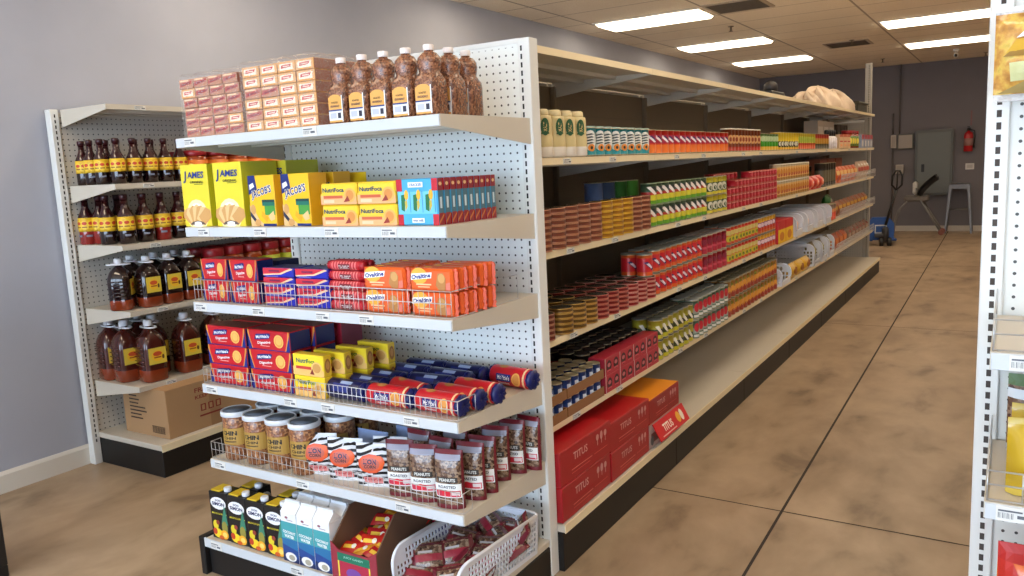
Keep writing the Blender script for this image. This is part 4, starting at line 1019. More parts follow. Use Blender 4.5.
for x, y, l in ((-2.60, .01, 'first in the front row'), (-2.545, .135, 'second in the front row'), (-2.545, .265, 'third in the front row'), (-2.545, .395, 'fourth in the front row'), (-2.71, .15, 'second row behind the first pair'), (-2.70, .285, 'second row behind the third'), (-2.70, .42, 'second row behind the fourth')):
    J1.put((x, y - .02, z), 'dark jug with white cap on the fourth wall shelf, ' + l, 'dark jugs on the fourth wall shelf', rz=QX + (.75 if 'first in' in l else -.1))
J2 = jug(.136, .34, OIL_LIT, C(70, 24, 18, 0.12, 0, .6), .1, .1, .19)
z = LZ[4] + .001
for x, y, l in ((-2.545, .085, 'first in front row'), (-2.545, .31, 'second in front row'), (-2.685, .03, 'second row, first'), (-2.822, .2, 'third row, second'), (-2.82, .025, 'third row, beside the slotted post'), (-2.685, .2, 'second row, second'), (-2.545, .5, 'third in front row')):
    J2.put((x, y - .0, z), 'large amber oil jug on the lowest oil shelf, ' + l, 'large amber oil jugs', rz=QX - .12)
# cardboard carton on the wall base
m = MB(); KR = C(176, 138, 98, 0.85)
m.box(-.39, 0, 0, 0, .62, .272, KR, .002)
s = Surf(m, plane((0, 0, 0), (0, 1, 0), (0, 0, 1)), .0004); RDK = C(134, 52, 40, 0.8)
s.rect(.27, 0, .34, .272, C(156, 118, 80, 0.6)); s.text('FRAGILE', .27, .225, .18, .026, RDK, .02); s.text('KEEP DRY', .27, .185, .18, .02, RDK, .02)
for k in range(3): s.rect(.21 + k * .05, .1, .245 + k * .05, .14, RDK); s.rect(.218 + k * .05, .106, .237 + k * .05, .134, KR)
s.rect(.2, .07, .36, .08, RDK)
s = Surf(m, plane((0, 0, 0), (1, 0, 0), (0, 0, 1)), .0004); DK = C(70, 54, 40, 0.8)
for k, wd in enumerate((.1, .07, .09, .08, .14, .15, .1, .11)): s.rect(-.33, .235 - k * .021, -.33 + wd, .243 - k * .021, DK)
for k in range(14): s.rect(-.14 + k * .008, .03, -.136 + k * .008 - (k % 3) * .001, .06, DK)
s.rect(-.142, .062, -.028, .065, DK); s.rect(-.142, .026, -.028, .029, DK)
o = tag(obj('cardboard_carton', m, None, (-2.355, .012, .181)), 'brown cardboard carton with red print on the wall base shelf', 'cardboard box')
CP = carton('snack_carton', 'box', .2, .25, .13, C(186, 30, 34, 0.4), lambda s, w, h: (s.ell(0, h * .5, w * .34, h * .3, C(240, 200, 50)), s.text('SPICY', 0, h * .5, w * .4, h * .2, C(186, 30, 34), .03)))
for k in range(3): CP.put((-2.36, .78 + k * .21, .1805), 'red and yellow carton on the wall base, %s after the brown carton' % ORD[k], 'red cartons on the wall base', rz=QX)
# jars and tins farther along the wall
def rjar(r, h, col):
    b = MB(); b.lathe([(r * .92, 0), (r, .006), (r, h * .76), (r * .86, h * .82)], 20, C(150, 60, 24, 0.2, 0, .5)); 
    l = MB(); l.lathe([(r * 1.01, h * .1), (r * 1.01, h * .68)], 20, C(*col, 0.45)); s = Surf(l, cyl(r * 1.01), .0008); s.ell(r * .5, h * .4, r * .4, h * .16, C(226, 90, 40)); s.ell(-r * .6, h * .4, r * .4, h * .16, C(240, 220, 90))
    b.lathe([(r * .86, h * .8), (r * .84, h * .82)], 20, C(210, 90, 40, 0.3))
    c = MB(); c.lathe([(r * .94, h * .82), (r * .97, h * .83), (r * .97, h * .98), (r * .9, h), (0, h)], 22, C(150, 28, 36, 0.35))
    return Proto('sauce_jar', 'jar', [('jar', b), ('label', l), ('lid', c)])
RJ = rjar(.066, .272, (176, 184, 40))
for k in range(5):
    for r in range(2): RJ.put((-2.56 - r * .14, .565 + k * .142, LZ[3] + .001), 'large red-lidded jar with green label on the fourth wall shelf, %s along, %s row' % (ORD[k], ('front', 'back')[r]), 'large red-lidded jars', rz=QX - .4)
RT = rjar(.068, .17, (226, 120, 40))
for k in range(5):
    for r in range(2): RT.put((-2.56 - r * .145, .51 + k * .147, LZ[1] + .001), 'red-lidded tub with orange label on the upper wall shelf, %s along, %s row' % (ORD[k], ('front', 'back')[r]), 'red-lidded tubs', rz=QX - .4)

# ================================================================== LONG RUN STOCK (faces +x)
def fill(P, desc, zs, zname, y0, y1, n, x=-.06, tiers=1, th=0, rows=1, dx=.085, group=None, row0=0, tier0=0, rz=0, mask=None):
    for i in range(n):
        for t in range(tiers):
            for r in range(rows):
                if mask and not mask(i, t, r): continue
                y = y0 + (y1 - y0) * (i + .5) / n
                l = '%s, %s along' % (desc, ORD[i]) if n > 1 else desc
                if tiers > 1: l += ', %s layer up' % ORD[t] if tiers > 2 else ', %s tier' % ('lower', 'upper')[t]
                if rows > 1: l += ', ' + ('front row', 'second row', 'third row', 'fourth row')[r]
                l += ', ' + zname
                P.put((x - dx * r + random.uniform(-.002, .002), y, zs + .001 + t * (th + .0006)), l, (group or (desc + 's')) + ' on the long run', rz=QX + rz + (-.55 if P.cat in ('can', 'bottle') else 0) + random.uniform(-.12, .12) * (P.cat in ('can', 'tin', 'jar', 'bottle')))
SN2, SN3, SN4, SN5 = 'long run second shelf', 'long run third shelf', 'long run fourth shelf', 'long run fifth shelf'
Z2, Z3, Z4, Z5, ZB = RZ[1], RZ[2], RZ[3], RZ[4], .192
W_ = C(236, 232, 224, 0.4)
# second shelf ------------------------------------------------------
b = MB(); CRM = C(206, 186, 132, 0.35)
b.lathe([(.034, 0, C(240, 230, 214, 0.4)), (.042, .006, C(240, 230, 214, 0.4)), (.042, .04, CRM), (.042, .078, CRM), (.04, .082, CRM), (.0405, .1, CRM), (.0405, .14, CRM), (.038, .156, CRM), (.022, .16, CRM)], 20, CRM, None, [2.6] * 9)
s = Surf(b, cyl(.0425), .001); s.ell(.0, .115, .018, .033, C(34, 84, 50)); s.text('MALT', .0, .115, .034, .014, CREAM, .03, 0, PI / 2); s.rect(-.016, .088, .016, .094, C(34, 84, 50), 4, 1)
c = MB(); c.lathe([(.03, .158), (.032, .162), (.03, .178), (.024, .182), (0, .183)], 18, C(226, 208, 160, 0.4))
PBOT = Proto('drink_bottle', 'bottle', [('bottle', b), ('cap', c)])
fill(PBOT, 'cream bottle with green oval', Z2, SN2, .12, .50, 4)
fill(PBOT, 'cream bottle with green oval behind', Z2, SN2, .12, .42, 3, x=-.155)
def d_tiger(s, r, h):
    s.ell(0, h * .55, r * .8, h * .36, C(226, 226, 220)); 
    for k in range(4): s.poly([(-r * .5, h * (.42 + k * .1)), (r * .5, h * (.46 + k * .1)), (r * .1, h * (.5 + k * .1)), (-r * .5, h * (.46 + k * .1))], C(44, 60, 66))
    s.ell(r * .1, h * .3, r * .42, h * .13, C(230, 140, 50)); s.ell(r * .1, h * .3, r * .16, h * .06, BLACK)
TEAL = C(24, 140, 150, 0.35)
fill(can('milk_can', 'can', .04, .118, [(0, 1, TEAL)], d_tiger, lid=(150, 176, 170)), 'teal tin with striped animal face', Z2, SN2, .505, 1.17, 8)
def slash(c1, c2, c3):
    def d(s, r, h):
        s.rect(-r * 1.5, h * .46, r * 1.5, h * .8, C(*c2), 8, 1)
        s.poly([(-r * .8, h * .76), (-r * .35, h * .78), (r * .7, h * .5), (r * .3, h * .48)], C(*c1)); s.poly([(-r * .3, h * .74), (r * .0, h * .76), (r * .75, h * .58), (r * .6, h * .52)], C(*c3))
    return d
REDC = can('tomato_can', 'can', .04, .118, [(0, .4, C(226, 110, 28, 0.3)), (.4, 1, C(204, 44, 36, 0.3))], slash((240, 226, 230), (170, 20, 60), (70, 30, 90)))
fill(REDC, 'orange and red tin', Z2, SN2, 1.175, 2.455, 15)
BRC = can('drink_can', 'can', .036, .14, [(0, .22, C(176, 40, 24, 0.3)), (.22, 1, C(126, 54, 28, 0.3))], lambda s, r, h: (s.ell(0, h * .55, r * .6, h * .2, C(214, 160, 100)), s.ell(0, h * .55, r * .3, h * .1, C(150, 60, 30))), lid=(236, 228, 214))
fill(BRC, 'brown tub with white lid', Z2, SN2, 2.46, 3.2, 10)
GRC = can('vegetable_can', 'can', .04, .12, [(0, .25, C(212, 170, 50, 0.3)), (.25, .6, C(60, 140, 30, 0.3)), (.6, 1, C(110, 150, 80, 0.3))], lambda s, r, h: s.ell(0, h * .7, r * .6, h * .16, C(180, 200, 150)))
fill(GRC, 'plain green tin', Z2, SN2, 3.21, 3.69, 6)
YEC = can('corn_can', 'can', .041, .135, [(0, .16, C(214, 160, 40, 0.3)), (.16, .48, C(196, 180, 50, 0.3)), (.48, 1, C(238, 206, 50, 0.3))], lambda s, r, h: (s.ell(0, h * .34, r * .55, h * .17, C(34, 40, 30)), s.ell(r * .1, h * .36, r * .3, h * .12, C(230, 226, 210))))
fill(YEC, 'yellow corn tin with black oval', Z2, SN2, 3.7, 4.35, 8)
YRC = can('corn_can', 'can', .041, .135, [(0, .3, C(206, 90, 40, 0.3)), (.3, 1, C(220, 200, 60, 0.3))], lambda s, r, h: (s.ell(0, h * .6, r * .55, h * .2, C(160, 176, 60)), s.rect(-r * .6, h * .3, r * .6, h * .4, C(170, 50, 30), 4, 1)))
fill(YRC, 'yellow and red corn tin', Z2, SN2, 4.36, 5.0, 8)
RGC = can('bean_can', 'can', .042, .135, [(0, .35, C(70, 60, 30, 0.3)), (.35, .7, C(190, 140, 50, 0.3)), (.7, 1, C(176, 50, 40, 0.3))], None)
fill(RGC, 'red and amber tin', Z2, SN2, 5.02, 5.62, 7)
WB = MB(); WB.lathe([(.034, 0), (.038, .005), (.038, .1), (.02, .125)], 16, C(226, 220, 226, 0.35)); WBC = MB(); WBC.lathe([(.024, .122), (.024, .17), (.018, .18)], 14, BLACK)
WBP = Proto('spice_bottle', 'bottle', [('bottle', WB), ('cap', WBC)])
fill(WBP, 'white bottle with tall black cap', Z2, SN2, 5.66, 6.06, 4)
BXB = carton('grocery_box', 'box', .2, .12, .14, C(226, 190, 150, 0.5), lambda s, w, h: (s.rect(-w * .4, h * .45, w * .4, h * .55, C(200, 60, 50)), s.rect(-w * .5, h * .82, w * .5, h, C(190, 90, 60)), s.rect(-w * .3, h * .15, w * .3, h * .3, C(240, 170, 110))))
fill(BXB, 'peach box with red stripe', Z2, SN2, 6.14, 6.8, 3, x=-.02)
GJ = rjar(.06, .19, (110, 140, 60)); fill(GJ, 'green-labelled jar with red lid', Z2, SN2, 6.85, 7.4, 4, x=-.08)
BXC = carton('grocery_box', 'box', .19, .12, .15, C(150, 160, 184, 0.5), lambda s, w, h: (s.rect(-w * .5, h * .66, w * .5, h, C(170, 70, 80)), s.rect(-w * .3, h * .1, w * .0, h * .55, W_), s.rect(w * .1, h * .1, w * .3, h * .55, C(200, 206, 220))))
fill(BXC, 'blue-grey box with pink top', Z2, SN2, 7.5, 8.4, 4, x=-.02)
fill(carton('grocery_box', 'box', .3, .14, .3, C(190, 176, 160, 0.6), lambda s, w, h: (s.rect(-w * .4, h * .5, w * .4, h * .8, C(214, 206, 196)), s.rect(-w * .4, h * .2, w * .4, h * .3, C(140, 120, 100)))), 'tall pale box at the back', Z2, SN2, 6.4, 7.3, 3, x=-.28)
fill(carton('grocery_box', 'box', .2, .14, .28, C(64, 52, 40, 0.6), lambda s, w, h: s.rect(-w * .3, h * .3, w * .3, h * .7, C(120, 100, 50))), 'tall dark box at the back', Z2, SN2, 7.5, 8.2, 3, x=-.28)
# third shelf --------------------------------------------------------
def tin(name, r, h, col, rim): return can(name, 'tin', r, h, [(0, 1, C(*col, 0.3))], None, 16, rim, None, (84, 80, 74))
TB = tin('fish_tin', .05, .0225, (128, 66, 48), (206, 150, 120)); TG = tin('fish_tin', .051, .0225, (176, 118, 34), (236, 190, 70))
S3 = [(TB, .06, .17), (TB, .175, .285), (TB, .288, .395), (TB, .398, .505), (TB, .508, .612), (TG, .615, .725), (TG, .728, .838), (TG, .842, .948), (TB, .952, 1.055), (TB, 1.058, 1.16)]
for i, (P, a, b_) in enumerate(S3):
    for t in range(7):
        P.put((-.06, (a + b_) / 2, Z3 + .001 + t * .023), '%s flat tin, %s stack along, %s up, long run third shelf' % (('brown', 'gold')[P is TG], ORD[i], ORD[t]), 'flat tins stacked on the third shelf')
for i in range(8):
    for t in range(6):
        TB.put((-.17, .115 + i * .108, Z3 + .001 + t * .023), 'back row brown tin, %s stack along, %s up, long run third shelf' % (ORD[i], ORD[t]), 'flat tins in the back row of the third shelf')
for i, (c, nm_) in enumerate((((96, 116, 160), 'pale blue'), ((70, 84, 110), 'slate blue'), ((60, 110, 50), 'dark green'), ((90, 150, 60), 'bright green'))):
    TC_ = can('tall_can', 'can', .046, .115, [(0, 1, C(*c, 0.3))], None, 18)
    for t in range(2): TC_.put((-.27 + .02 * i, 1.03 + i * .1, Z3 + .001 + t * .116), '%s tall tin behind the flat tins, %s tier, long run third shelf' % (nm_, ('lower', 'upper')[t]), None, rz=QX)
GR = can('tomato_can', 'can', .04, .106, [(0, .22, C(90, 150, 30, 0.3)), (.22, .46, C(206, 196, 50, 0.3)), (.46, .6, C(176, 46, 36, 0.3)), (.6, 1, C(70, 96, 70, 0.3))], lambda s, r, h: (s.poly([(-r * .8, h * .84), (-r * .3, h * .86), (r * .7, h * .5), (r * .2, h * .47)], C(238, 226, 220)), s.poly([(-r * .2, h * .84), (r * .3, h * .86), (r * .9, h * .62), (r * .7, h * .55)], C(40, 44, 50))), rim=(150, 170, 140))
fill(GR, 'green and red tin', Z3, SN3, 1.17, 2.02, 10, tiers=2, th=.107)
GY = can('pea_can', 'can', .04, .106, [(0, .2, C(206, 190, 50, 0.3)), (.2, .7, C(60, 80, 40, 0.3)), (.7, 1, C(190, 176, 40, 0.3))], lambda s, r, h: (s.ell(0, h * .45, r * .5, h * .22, C(210, 206, 190)), s.ell(r * .1, h * .4, r * .3, h * .12, C(60, 80, 44))))
fill(GY, 'yellow and black tin', Z3, SN3, 2.03, 2.40, 4, tiers=2, th=.107, x=-.055)
RS = can('paste_tin', 'tin', .04, .043, [(0, 1, C(178, 26, 44, 0.35))], lambda s, r, h: (s.ell(0, h * .5, r * .5, h * .26, C(206, 70, 84)), s.rect(-r * .8, h * .8, r * .8, h * .92, C(226, 150, 140), 4, 1)), 16, (190, 90, 80))
fill(RS, 'small red paste tin', Z3, SN3, 2.41, 3.65, 15, tiers=5, th=.044, mask=lambda i, t, r: t < (3 if i < 2 else 4 if i < 6 else 5))
fill(RS, 'small red paste tin behind', Z3, SN3, 2.41, 2.95, 6, tiers=5, th=.044, x=-.15, mask=lambda i, t, r: t >= 2 and t < 5 or True)
BGC = can('bean_can', 'can', .041, .118, [(0, .2, C(150, 110, 50, 0.35)), (.2, .85, C(214, 166, 96, 0.35)), (.85, 1, C(196, 180, 150, 0.35))], lambda s, r, h: (s.ell(0, h * .5, r * .5, h * .24, C(196, 130, 50)), s.ell(0, h * .36, r * .3, h * .1, C(170, 80, 60))), lid=(226, 220, 206))
fill(BGC, 'beige bean tin', Z3, SN3, 3.67, 4.77, 13, tiers=2, th=.126)
def bag(name, w, h, T, col, deco, bottom=.4, seal=None, wob=.05): m = MB(); pillow(m, w, h, T, C(*col, 0.3) if isinstance(col, tuple) else col, deco, .01, 10, 10, bottom=bottom, wob=wob, seal=seal); return Proto(name, 'bag', [('bag', m)])
RB = bag('snack_bag', .2, .12, .1, (206, 60, 50), lambda s, w, h: (s.ell(0, h * .5, w * .3, h * .3, C(236, 130, 100)), s.rect(-w * .2, h * .5, w * .2, h * .62, C(240, 200, 190))))
fill(RB, 'soft red bag', Z3, SN3, 4.8, 5.45, 3, x=-.02)
DJ = can('coffee_jar', 'jar', .055, .2, [(0, .3, C(60, 40, 30, 0.3)), (.3, .75, C(120, 96, 66, 0.4)), (.75, 1, C(30, 24, 22, 0.3))], None)
fill(DJ, 'dark brown coffee jar', Z3, SN3, 4.85, 5.6, 6, x=-.22)
BJ = can('coffee_jar', 'jar', .055, .22, [(0, .2, C(50, 44, 36, 0.3)), (.2, .7, C(100, 92, 70, 0.4)), (.7, 1, C(40, 34, 30, 0.3))], None)
fill(BJ, 'olive banded coffee jar', Z3, SN3, 5.5, 6.1, 5, x=-.09)
OP = bag('noodle_packet', .2, .17, .09, (214, 96, 36), lambda s, w, h: (s.rect(-w * .35, h * .5, w * .35, h * .75, C(236, 190, 120)), s.ell(0, h * .3, w * .3, h * .16, C(170, 40, 30))))
fill(OP, 'orange noodle packet', Z3, SN3, 6.2, 7.5, 6, x=-.05)
WP = bag('noodle_packet', .2, .2, .09, (206, 176, 150), lambda s, w, h: (s.rect(-w * .35, h * .4, w * .35, h * .65, C(190, 90, 70)), s.rect(-w * .3, h * .75, w * .3, h * .85, W_)))
fill(WP, 'pale noodle packet', Z3, SN3, 7.55, 8.4, 4, x=-.05)
fill(carton('grocery_box', 'box', .4, .15, .25, C(170, 100, 76, 0.6), lambda s, w, h: s.rect(-w * .4, h * .2, w * .4, h * .5, C(120, 60, 50))), 'brick red box at the back', Z3, SN3, 6.6, 8.0, 3, x=-.3)
wire_fence(2.35, .09, .06, 'wire fence before the orange noodle packets, long run third shelf', (.002, 6.15, Z3 + .001), QX, 0, .002)
# fourth shelf -------------------------------------------------------
TR = tin('fish_tin', .051, .0205, (122, 14, 26), (214, 130, 116)); TR2 = tin('fish_tin', .053, .0205, (150, 16, 32), (232, 170, 160)); TGD = tin('fish_tin', .051, .0205, (104, 72, 28), (206, 166, 90)); TM = tin('fish_tin', .048, .0205, (110, 40, 36), (196, 150, 130))
S4 = [(TM, 'maroon', .115), (TGD, 'bronze', .262), (TGD, 'bronze', .38), (TGD, 'bronze', .487), (TR, 'red', .6), (TR, 'red', .708), (TR, 'red', .815), (TR2, 'bright red', .925), (TR2, 'bright red', 1.035), (TR2, 'bright red', 1.145)]
for i, (P, nm_, y) in enumerate(S4):
    for r in range(3):
        for t in range(5):
            P.put((-.06 - r * .108, y, Z4 + .001 + t * .021), '%s flat tin, %s stack along, %s up, %s, %s' % (nm_, ORD[i], ORD[t], ('front row', 'second row', 'third row')[r], SN4), 'flat tins stacked on the fourth shelf')
RC2 = can('tomato_can', 'can', .04, .108, [(0, .22, C(214, 90, 30, 0.3)), (.22, .85, C(200, 30, 40, 0.3)), (.85, 1, C(214, 96, 40, 0.3))], lambda s, r, h: (s.poly([(-r * .8, h * .66), (-r * .3, h * .7), (r * .8, h * .34), (r * .3, h * .3)], C(60, 36, 90)), s.poly([(-r * .5, h * .6), (-r * .1, h * .62), (r * .5, h * .4), (r * .2, h * .37)], C(226, 206, 214))), lid=(120, 124, 122))
fill(RC2, 'red and orange tin', Z4, SN4, 1.2, 1.93, 9, tiers=2, th=.114, rows=2)
fill(RC2, 'red tin standing on the flat tins', Z4 + .106, SN4, 1.1, 1.19, 1, x=-.06, rows=2)
RD2 = can('tomato_can', 'can', .04, .108, [(0, 1, C(170, 24, 50, 0.3))], lambda s, r, h: (s.rect(-r * .6, h * .3, r * .6, h * .42, C(206, 80, 100), 4, 1), s.ell(0, h * .66, r * .5, h * .16, C(130, 20, 50))), lid=(150, 140, 140))
fill(RD2, 'crimson tin', Z4, SN4, 1.94, 2.395, 5, tiers=2, th=.114, rows=2)
OR = can('bean_can', 'can', .041, .112, [(0, .2, C(200, 70, 40, 0.3)), (.2, .55, C(206, 110, 50, 0.3)), (.55, .8, C(206, 186, 110, 0.3)), (.8, 1, C(206, 60, 40, 0.3))], lambda s, r, h: (s.ell(0, h * .34, r * .6, h * .17, C(196, 180, 50)), s.ell(r * .2, h * .32, r * .25, h * .1, C(80, 110, 40))), lid=(110, 112, 116))
fill(OR, 'orange and cream tin', Z4, SN4, 2.4, 3.12, 9, tiers=2, th=.12, rows=2)
PU = can('bean_can', 'can', .041, .112, [(0, .2, C(196, 96, 40, 0.3)), (.2, .4, C(190, 60, 40, 0.3)), (.4, .72, C(140, 76, 110, 0.3)), (.72, 1, C(226, 170, 50, 0.3))], lambda s, r, h: s.ell(0, h * .55, r * .45, h * .13, C(226, 196, 210)), lid=(110, 112, 116))
fill(PU, 'amber tin with purple band', Z4, SN4, 3.125, 3.6, 6, tiers=2, th=.12, rows=2)
fill(carton('grocery_box', 'box', .235, .2, .17, C(196, 40, 44, 0.4), lambda s, w, h: (s.rect(-w * .5, 0, w * .5, h * .62, C(236, 190, 30)), s.ell(0, h * .3, w * .3, h * .2, C(200, 120, 30)))), 'yellow box with red top', Z4, SN4, 3.61, 4.09, 2, x=-.01)
BKR = basket('plastic_basket', .25, .42, .17, .05, .03, .008, .06, True)
fill(BKR, 'white plastic basket', Z4, SN4, 4.12, 5.78, 4, x=-.01)
OB2 = can('sauce_jar', 'jar', .06, .16, [(0, .5, C(206, 70, 40, 0.3)), (.5, .7, C(220, 150, 90, 0.3)), (.7, 1, C(150, 130, 120, 0.3))], None)
fill(OB2, 'orange sauce jar', Z4, SN4, 5.8, 6.05, 2, x=-.08)
MX1 = bag('seasoning_packet', .2, .16, .1, (150, 84, 50), lambda s, w, h: (s.rect(-w * .35, h * .5, w * .35, h * .7, C(206, 160, 60)), s.ell(0, h * .3, w * .2, h * .14, C(110, 40, 30))))
fill(MX1, 'brown seasoning packet', Z4, SN4, 6.1, 8.3, 9, x=-.05)
bag('seasoning_packet', .18, .16, .1, (60, 130, 60), lambda s, w, h: s.ell(0, h * .55, w * .25, h * .2, C(226, 226, 200))).put((-.17, 6.6, Z4 + .06), 'green and white packet among the brown ones, long run fourth shelf', None, rz=QX)
wire_fence(2.4, .09, .06, 'wire fence before the seasoning packets, long run fourth shelf', (.002, 6.1, Z4 + .001), QX, 0, .002)
fill(bag('spice_bag', .2, .14, .14, (170, 60, 44), lambda s, w, h: s.ell(0, h * .5, w * .3, h * .3, C(230, 200, 180))), 'red bag lying in a white basket', Z4 + .008, SN4, 4.12, 5.78, 4, x=-.03)
# fifth shelf --------------------------------------------------------
BLU = can('milk_can', 'can', .031, .07, [(0, .3, C(226, 226, 230, 0.3)), (.42, 1, C(44, 68, 128, 0.3))], lambda s, r, h: (s.rect(-r * .6, h * .3, r * .2, h * .72, C(206, 212, 226), 4, 1), s.ell(r * .3, h * .74, r * .4, h * .12, C(96, 124, 180))))
def tray(w, d, h, mat, deco=None):
    m = MB(); m.box(-w / 2, 0, 0, w / 2, d, .003, mat)
    for (x0, y0, x1, y1) in ((-w / 2, 0, w / 2, .003), (-w / 2, d - .003, w / 2, d), (-w / 2, .003, -w / 2 + .003, d - .003), (w / 2 - .003, .003, w / 2, d - .003)): m.box(x0, y0, .003, x1, y1, h, mat)
    if deco: deco(Surf(m, front(), .0005), w, h)
    return Proto('cardboard_tray', 'cardboard tray', [('tray', m)])
KRT = C(140, 98, 62, 0.85)
for j, (y, w, n) in enumerate(((.14, .148, 2), (.39, .34, 5))):
    T = tray(w, .21, .04, KRT)
    for t in range(2):
        zz = Z5 + .001 + t * .078
        T.put((-.02, y, zz), 'brown cardboard tray of blue tins, %s along, %s tier, %s' % (ORD[j], ('lower', 'upper')[t], SN5), 'brown trays of blue tins', rz=QX)
        for i in range(n):
            for r in range(3):
                BLU.put((-.055 - r * .068, y - w / 2 + w * (i + .5) / n, zz + .0035), 'blue and white tin, %s tray, %s along, %s tier, %s' % (ORD[j], ORD[i], ('lower', 'upper')[t], ('front row', 'second row', 'third row')[r]), 'blue tins in brown trays', rz=QX)
RDT = carton('can_tray', 'cardboard tray', .157, .08, .078, C(176, 40, 60, 0.45), lambda s, w, h: [(s.ell(q * w * .23, h * .5, w * .17, h * .34, C(60, 24, 34)), s.ell(q * w * .23, h * .56, w * .1, h * .12, C(196, 110, 120)), s.rect(q * w * .23 - w * .12, h * .2, q * w * .23 + w * .12, h * .3, C(206, 90, 100))) for q in (-1, 1)] and s.rect(-w * .5, 0, -w * .46, h, C(206, 190, 190)))
fill(RDT, 'red tray with two dark roundels', Z5, SN5, .575, 1.2, 4, tiers=2, th=.078, x=-.02)
BKC = can('drink_can', 'can', .036, .078, [(0, .5, C(150, 30, 46, 0.3)), (.5, 1, C(30, 24, 26, 0.3))], None, 16, lid=(46, 42, 42))
fill(BKC, 'black-lidded red tin', Z5, SN5, .575, 1.2, 8, tiers=2, th=.084, rows=3, x=-.15, dx=.08)
fill(can('vegetable_can', 'can', .045, .12, [(0, 1, C(120, 140, 160, 0.3))], None), 'pale slate tall tin', Z5, SN5, 1.2, 1.3, 1, x=-.3)
YG = can('pea_can', 'can', .04, .1, [(0, .25, C(186, 176, 40, 0.3)), (.25, .55, C(60, 66, 40, 0.3)), (.55, 1, C(176, 166, 50, 0.3))], lambda s, r, h: (s.poly([(-r * .7, h * .7), (-r * .2, h * .74), (r * .6, h * .3), (r * .2, h * .26)], C(226, 220, 206)), s.poly([(0, h * .6), (r * .5, h * .5), (r * .5, h * .34)], C(30, 34, 30))), lid=(96, 100, 96))
fill(YG, 'olive and yellow tin', Z5, SN5, 1.21, 1.745, 7, tiers=2, th=.106, rows=2, x=-.055)
GW = can('vegetable_can', 'can', .04, .106, [(0, .3, C(70, 110, 90, 0.3)), (.3, .6, C(160, 166, 158, 0.3)), (.6, 1, C(86, 120, 100, 0.3))], lambda s, r, h: (s.ell(0, h * .62, r * .45, h * .24, C(190, 36, 50)), s.rect(-r * .5, h * .1, r * .5, h * .24, C(226, 226, 220), 4, 1)), lid=(150, 156, 156))
fill(GW, 'grey green tin with red spot', Z5, SN5, 1.75, 2.385, 8, tiers=2, th=.112, rows=2, x=-.05)
OG = can('fruit_can', 'can', .042, .112, [(0, .25, C(150, 60, 40, 0.3)), (.25, .6, C(196, 110, 40, 0.3)), (.6, 1, C(170, 116, 46, 0.3))], lambda s, r, h: (s.ell(0, h * .5, r * .55, h * .2, C(216, 150, 60)), s.ell(r * .15, h * .3, r * .35, h * .12, C(150, 50, 50)), s.ell(-r * .3, h * .76, r * .3, h * .1, C(120, 120, 40))), lid=(110, 106, 90))
fill(OG, 'amber fruit tin', Z5, SN5, 2.39, 3.65, 14, tiers=2, th=.118, rows=2)
B5 = basket('plastic_basket', .3, .42, .14, .04, .028); 
fill(B5, 'white lattice basket', Z5, SN5, 3.68, 4.06, 1, x=-.01)
B6 = basket('plastic_basket', .25, .42, .2, .05, .028)
fill(B6, 'tall white lattice basket', Z5, SN5, 4.88, 5.9, 3, x=-.01)
fill(bag('pasta_bag', .24, .12, .1, (206, 160, 40), lambda s, w, h: s.ell(0, h * .5, w * .3, h * .25, C(150, 90, 30))), 'yellow pasta bag', Z5, SN5, 4.1, 4.84, 3, x=-.01)
fill(bag('spice_bag', .2, .2, .1, (96, 84, 40), lambda s, w, h: s.ell(0, h * .6, w * .3, h * .2, C(150, 140, 60))), 'olive bag standing in a tall basket', Z5 + .008, SN5, 4.88, 5.9, 3, x=-.03)
fill(bag('spice_bag', .2, .17, .1, (170, 80, 46), lambda s, w, h: (s.rect(-w * .35, h * .4, w * .35, h * .7, C(206, 120, 60)),)), 'rust spice bag', Z5, SN5, 5.95, 6.9, 4, x=-.05)
fill(bag('spice_bag', .2, .16, .1, (130, 100, 84), lambda s, w, h: (s.rect(-w * .35, h * .4, w * .35, h * .6, C(176, 150, 130)), s.ell(0, h * .75, w * .2, h * .1, C(150, 60, 50)))), 'grey brown spice bag', Z5, SN5, 6.95, 8.4, 6, x=-.05)
wire_fence(2.5, .09, .06, 'wire fence before the spice bags, long run fifth shelf', (.002, 5.95, Z5 + .001), QX, 0, .002)
# red fish cartons on the base ----------------------------------------
TC = carton('fish_carton', 'carton', .455, .36, .128, C(164, 20, 32, 0.4), d_titus, {'+z': C(176, 22, 30, 0.35)}, None, None, .003)
for j, (y, sy, sz) in enumerate(((.222, .97, 1.09), (.66, .94, 1.0))):
    for t in range(2): TC.put((.056, y, ZB + .001 + t * .129 * sz), 'red fish carton with white letters, %s stack along, %s' % (ORD[j], ('bottom one', 'top one')[t]), 'red fish cartons on the base', rz=QX + (.01, -.01)[t], scale=(sy, 1, sz))
carton('fish_carton', 'carton', .4, .34, .117, C(176, 152, 148, 0.5), lambda s, w, h: (s.rect(-w * .45, h * .2, -w * .1, h * .6, C(120, 60, 60)), s.rect(w * .0, h * .15, w * .12, h * .5, C(70, 60, 60)), s.rect(w * .18, h * .2, w * .46, h * .8, C(206, 196, 206)), s.ell(-w * .42, h * .3, w * .05, h * .2, C(90, 90, 96))), {'+z': C(226, 140, 30, 0.4)}).put((.052, 1.085, ZB + .001), 'greyish fish carton under the orange-topped one', None, rz=QX)
t = thing('open_carton', 'orange-topped red fish carton with its lid flap hanging open', 'carton', (.052, 1.085, ZB + .119), (0, 0, QX))
m = MB(); m.box(-.2, 0, 0, .2, .34, .117, C(150, 20, 30, 0.4), .003, faces={'+z': C(232, 146, 30, 0.4)}); d_titus(Surf(m, front(), .0005), .38, .117); obj('carton', m, t)
m = MB(); Mf = Matrix.Translation((.03, -.002, -.005)) @ Matrix.Rotation(-.5, 4, 'X')
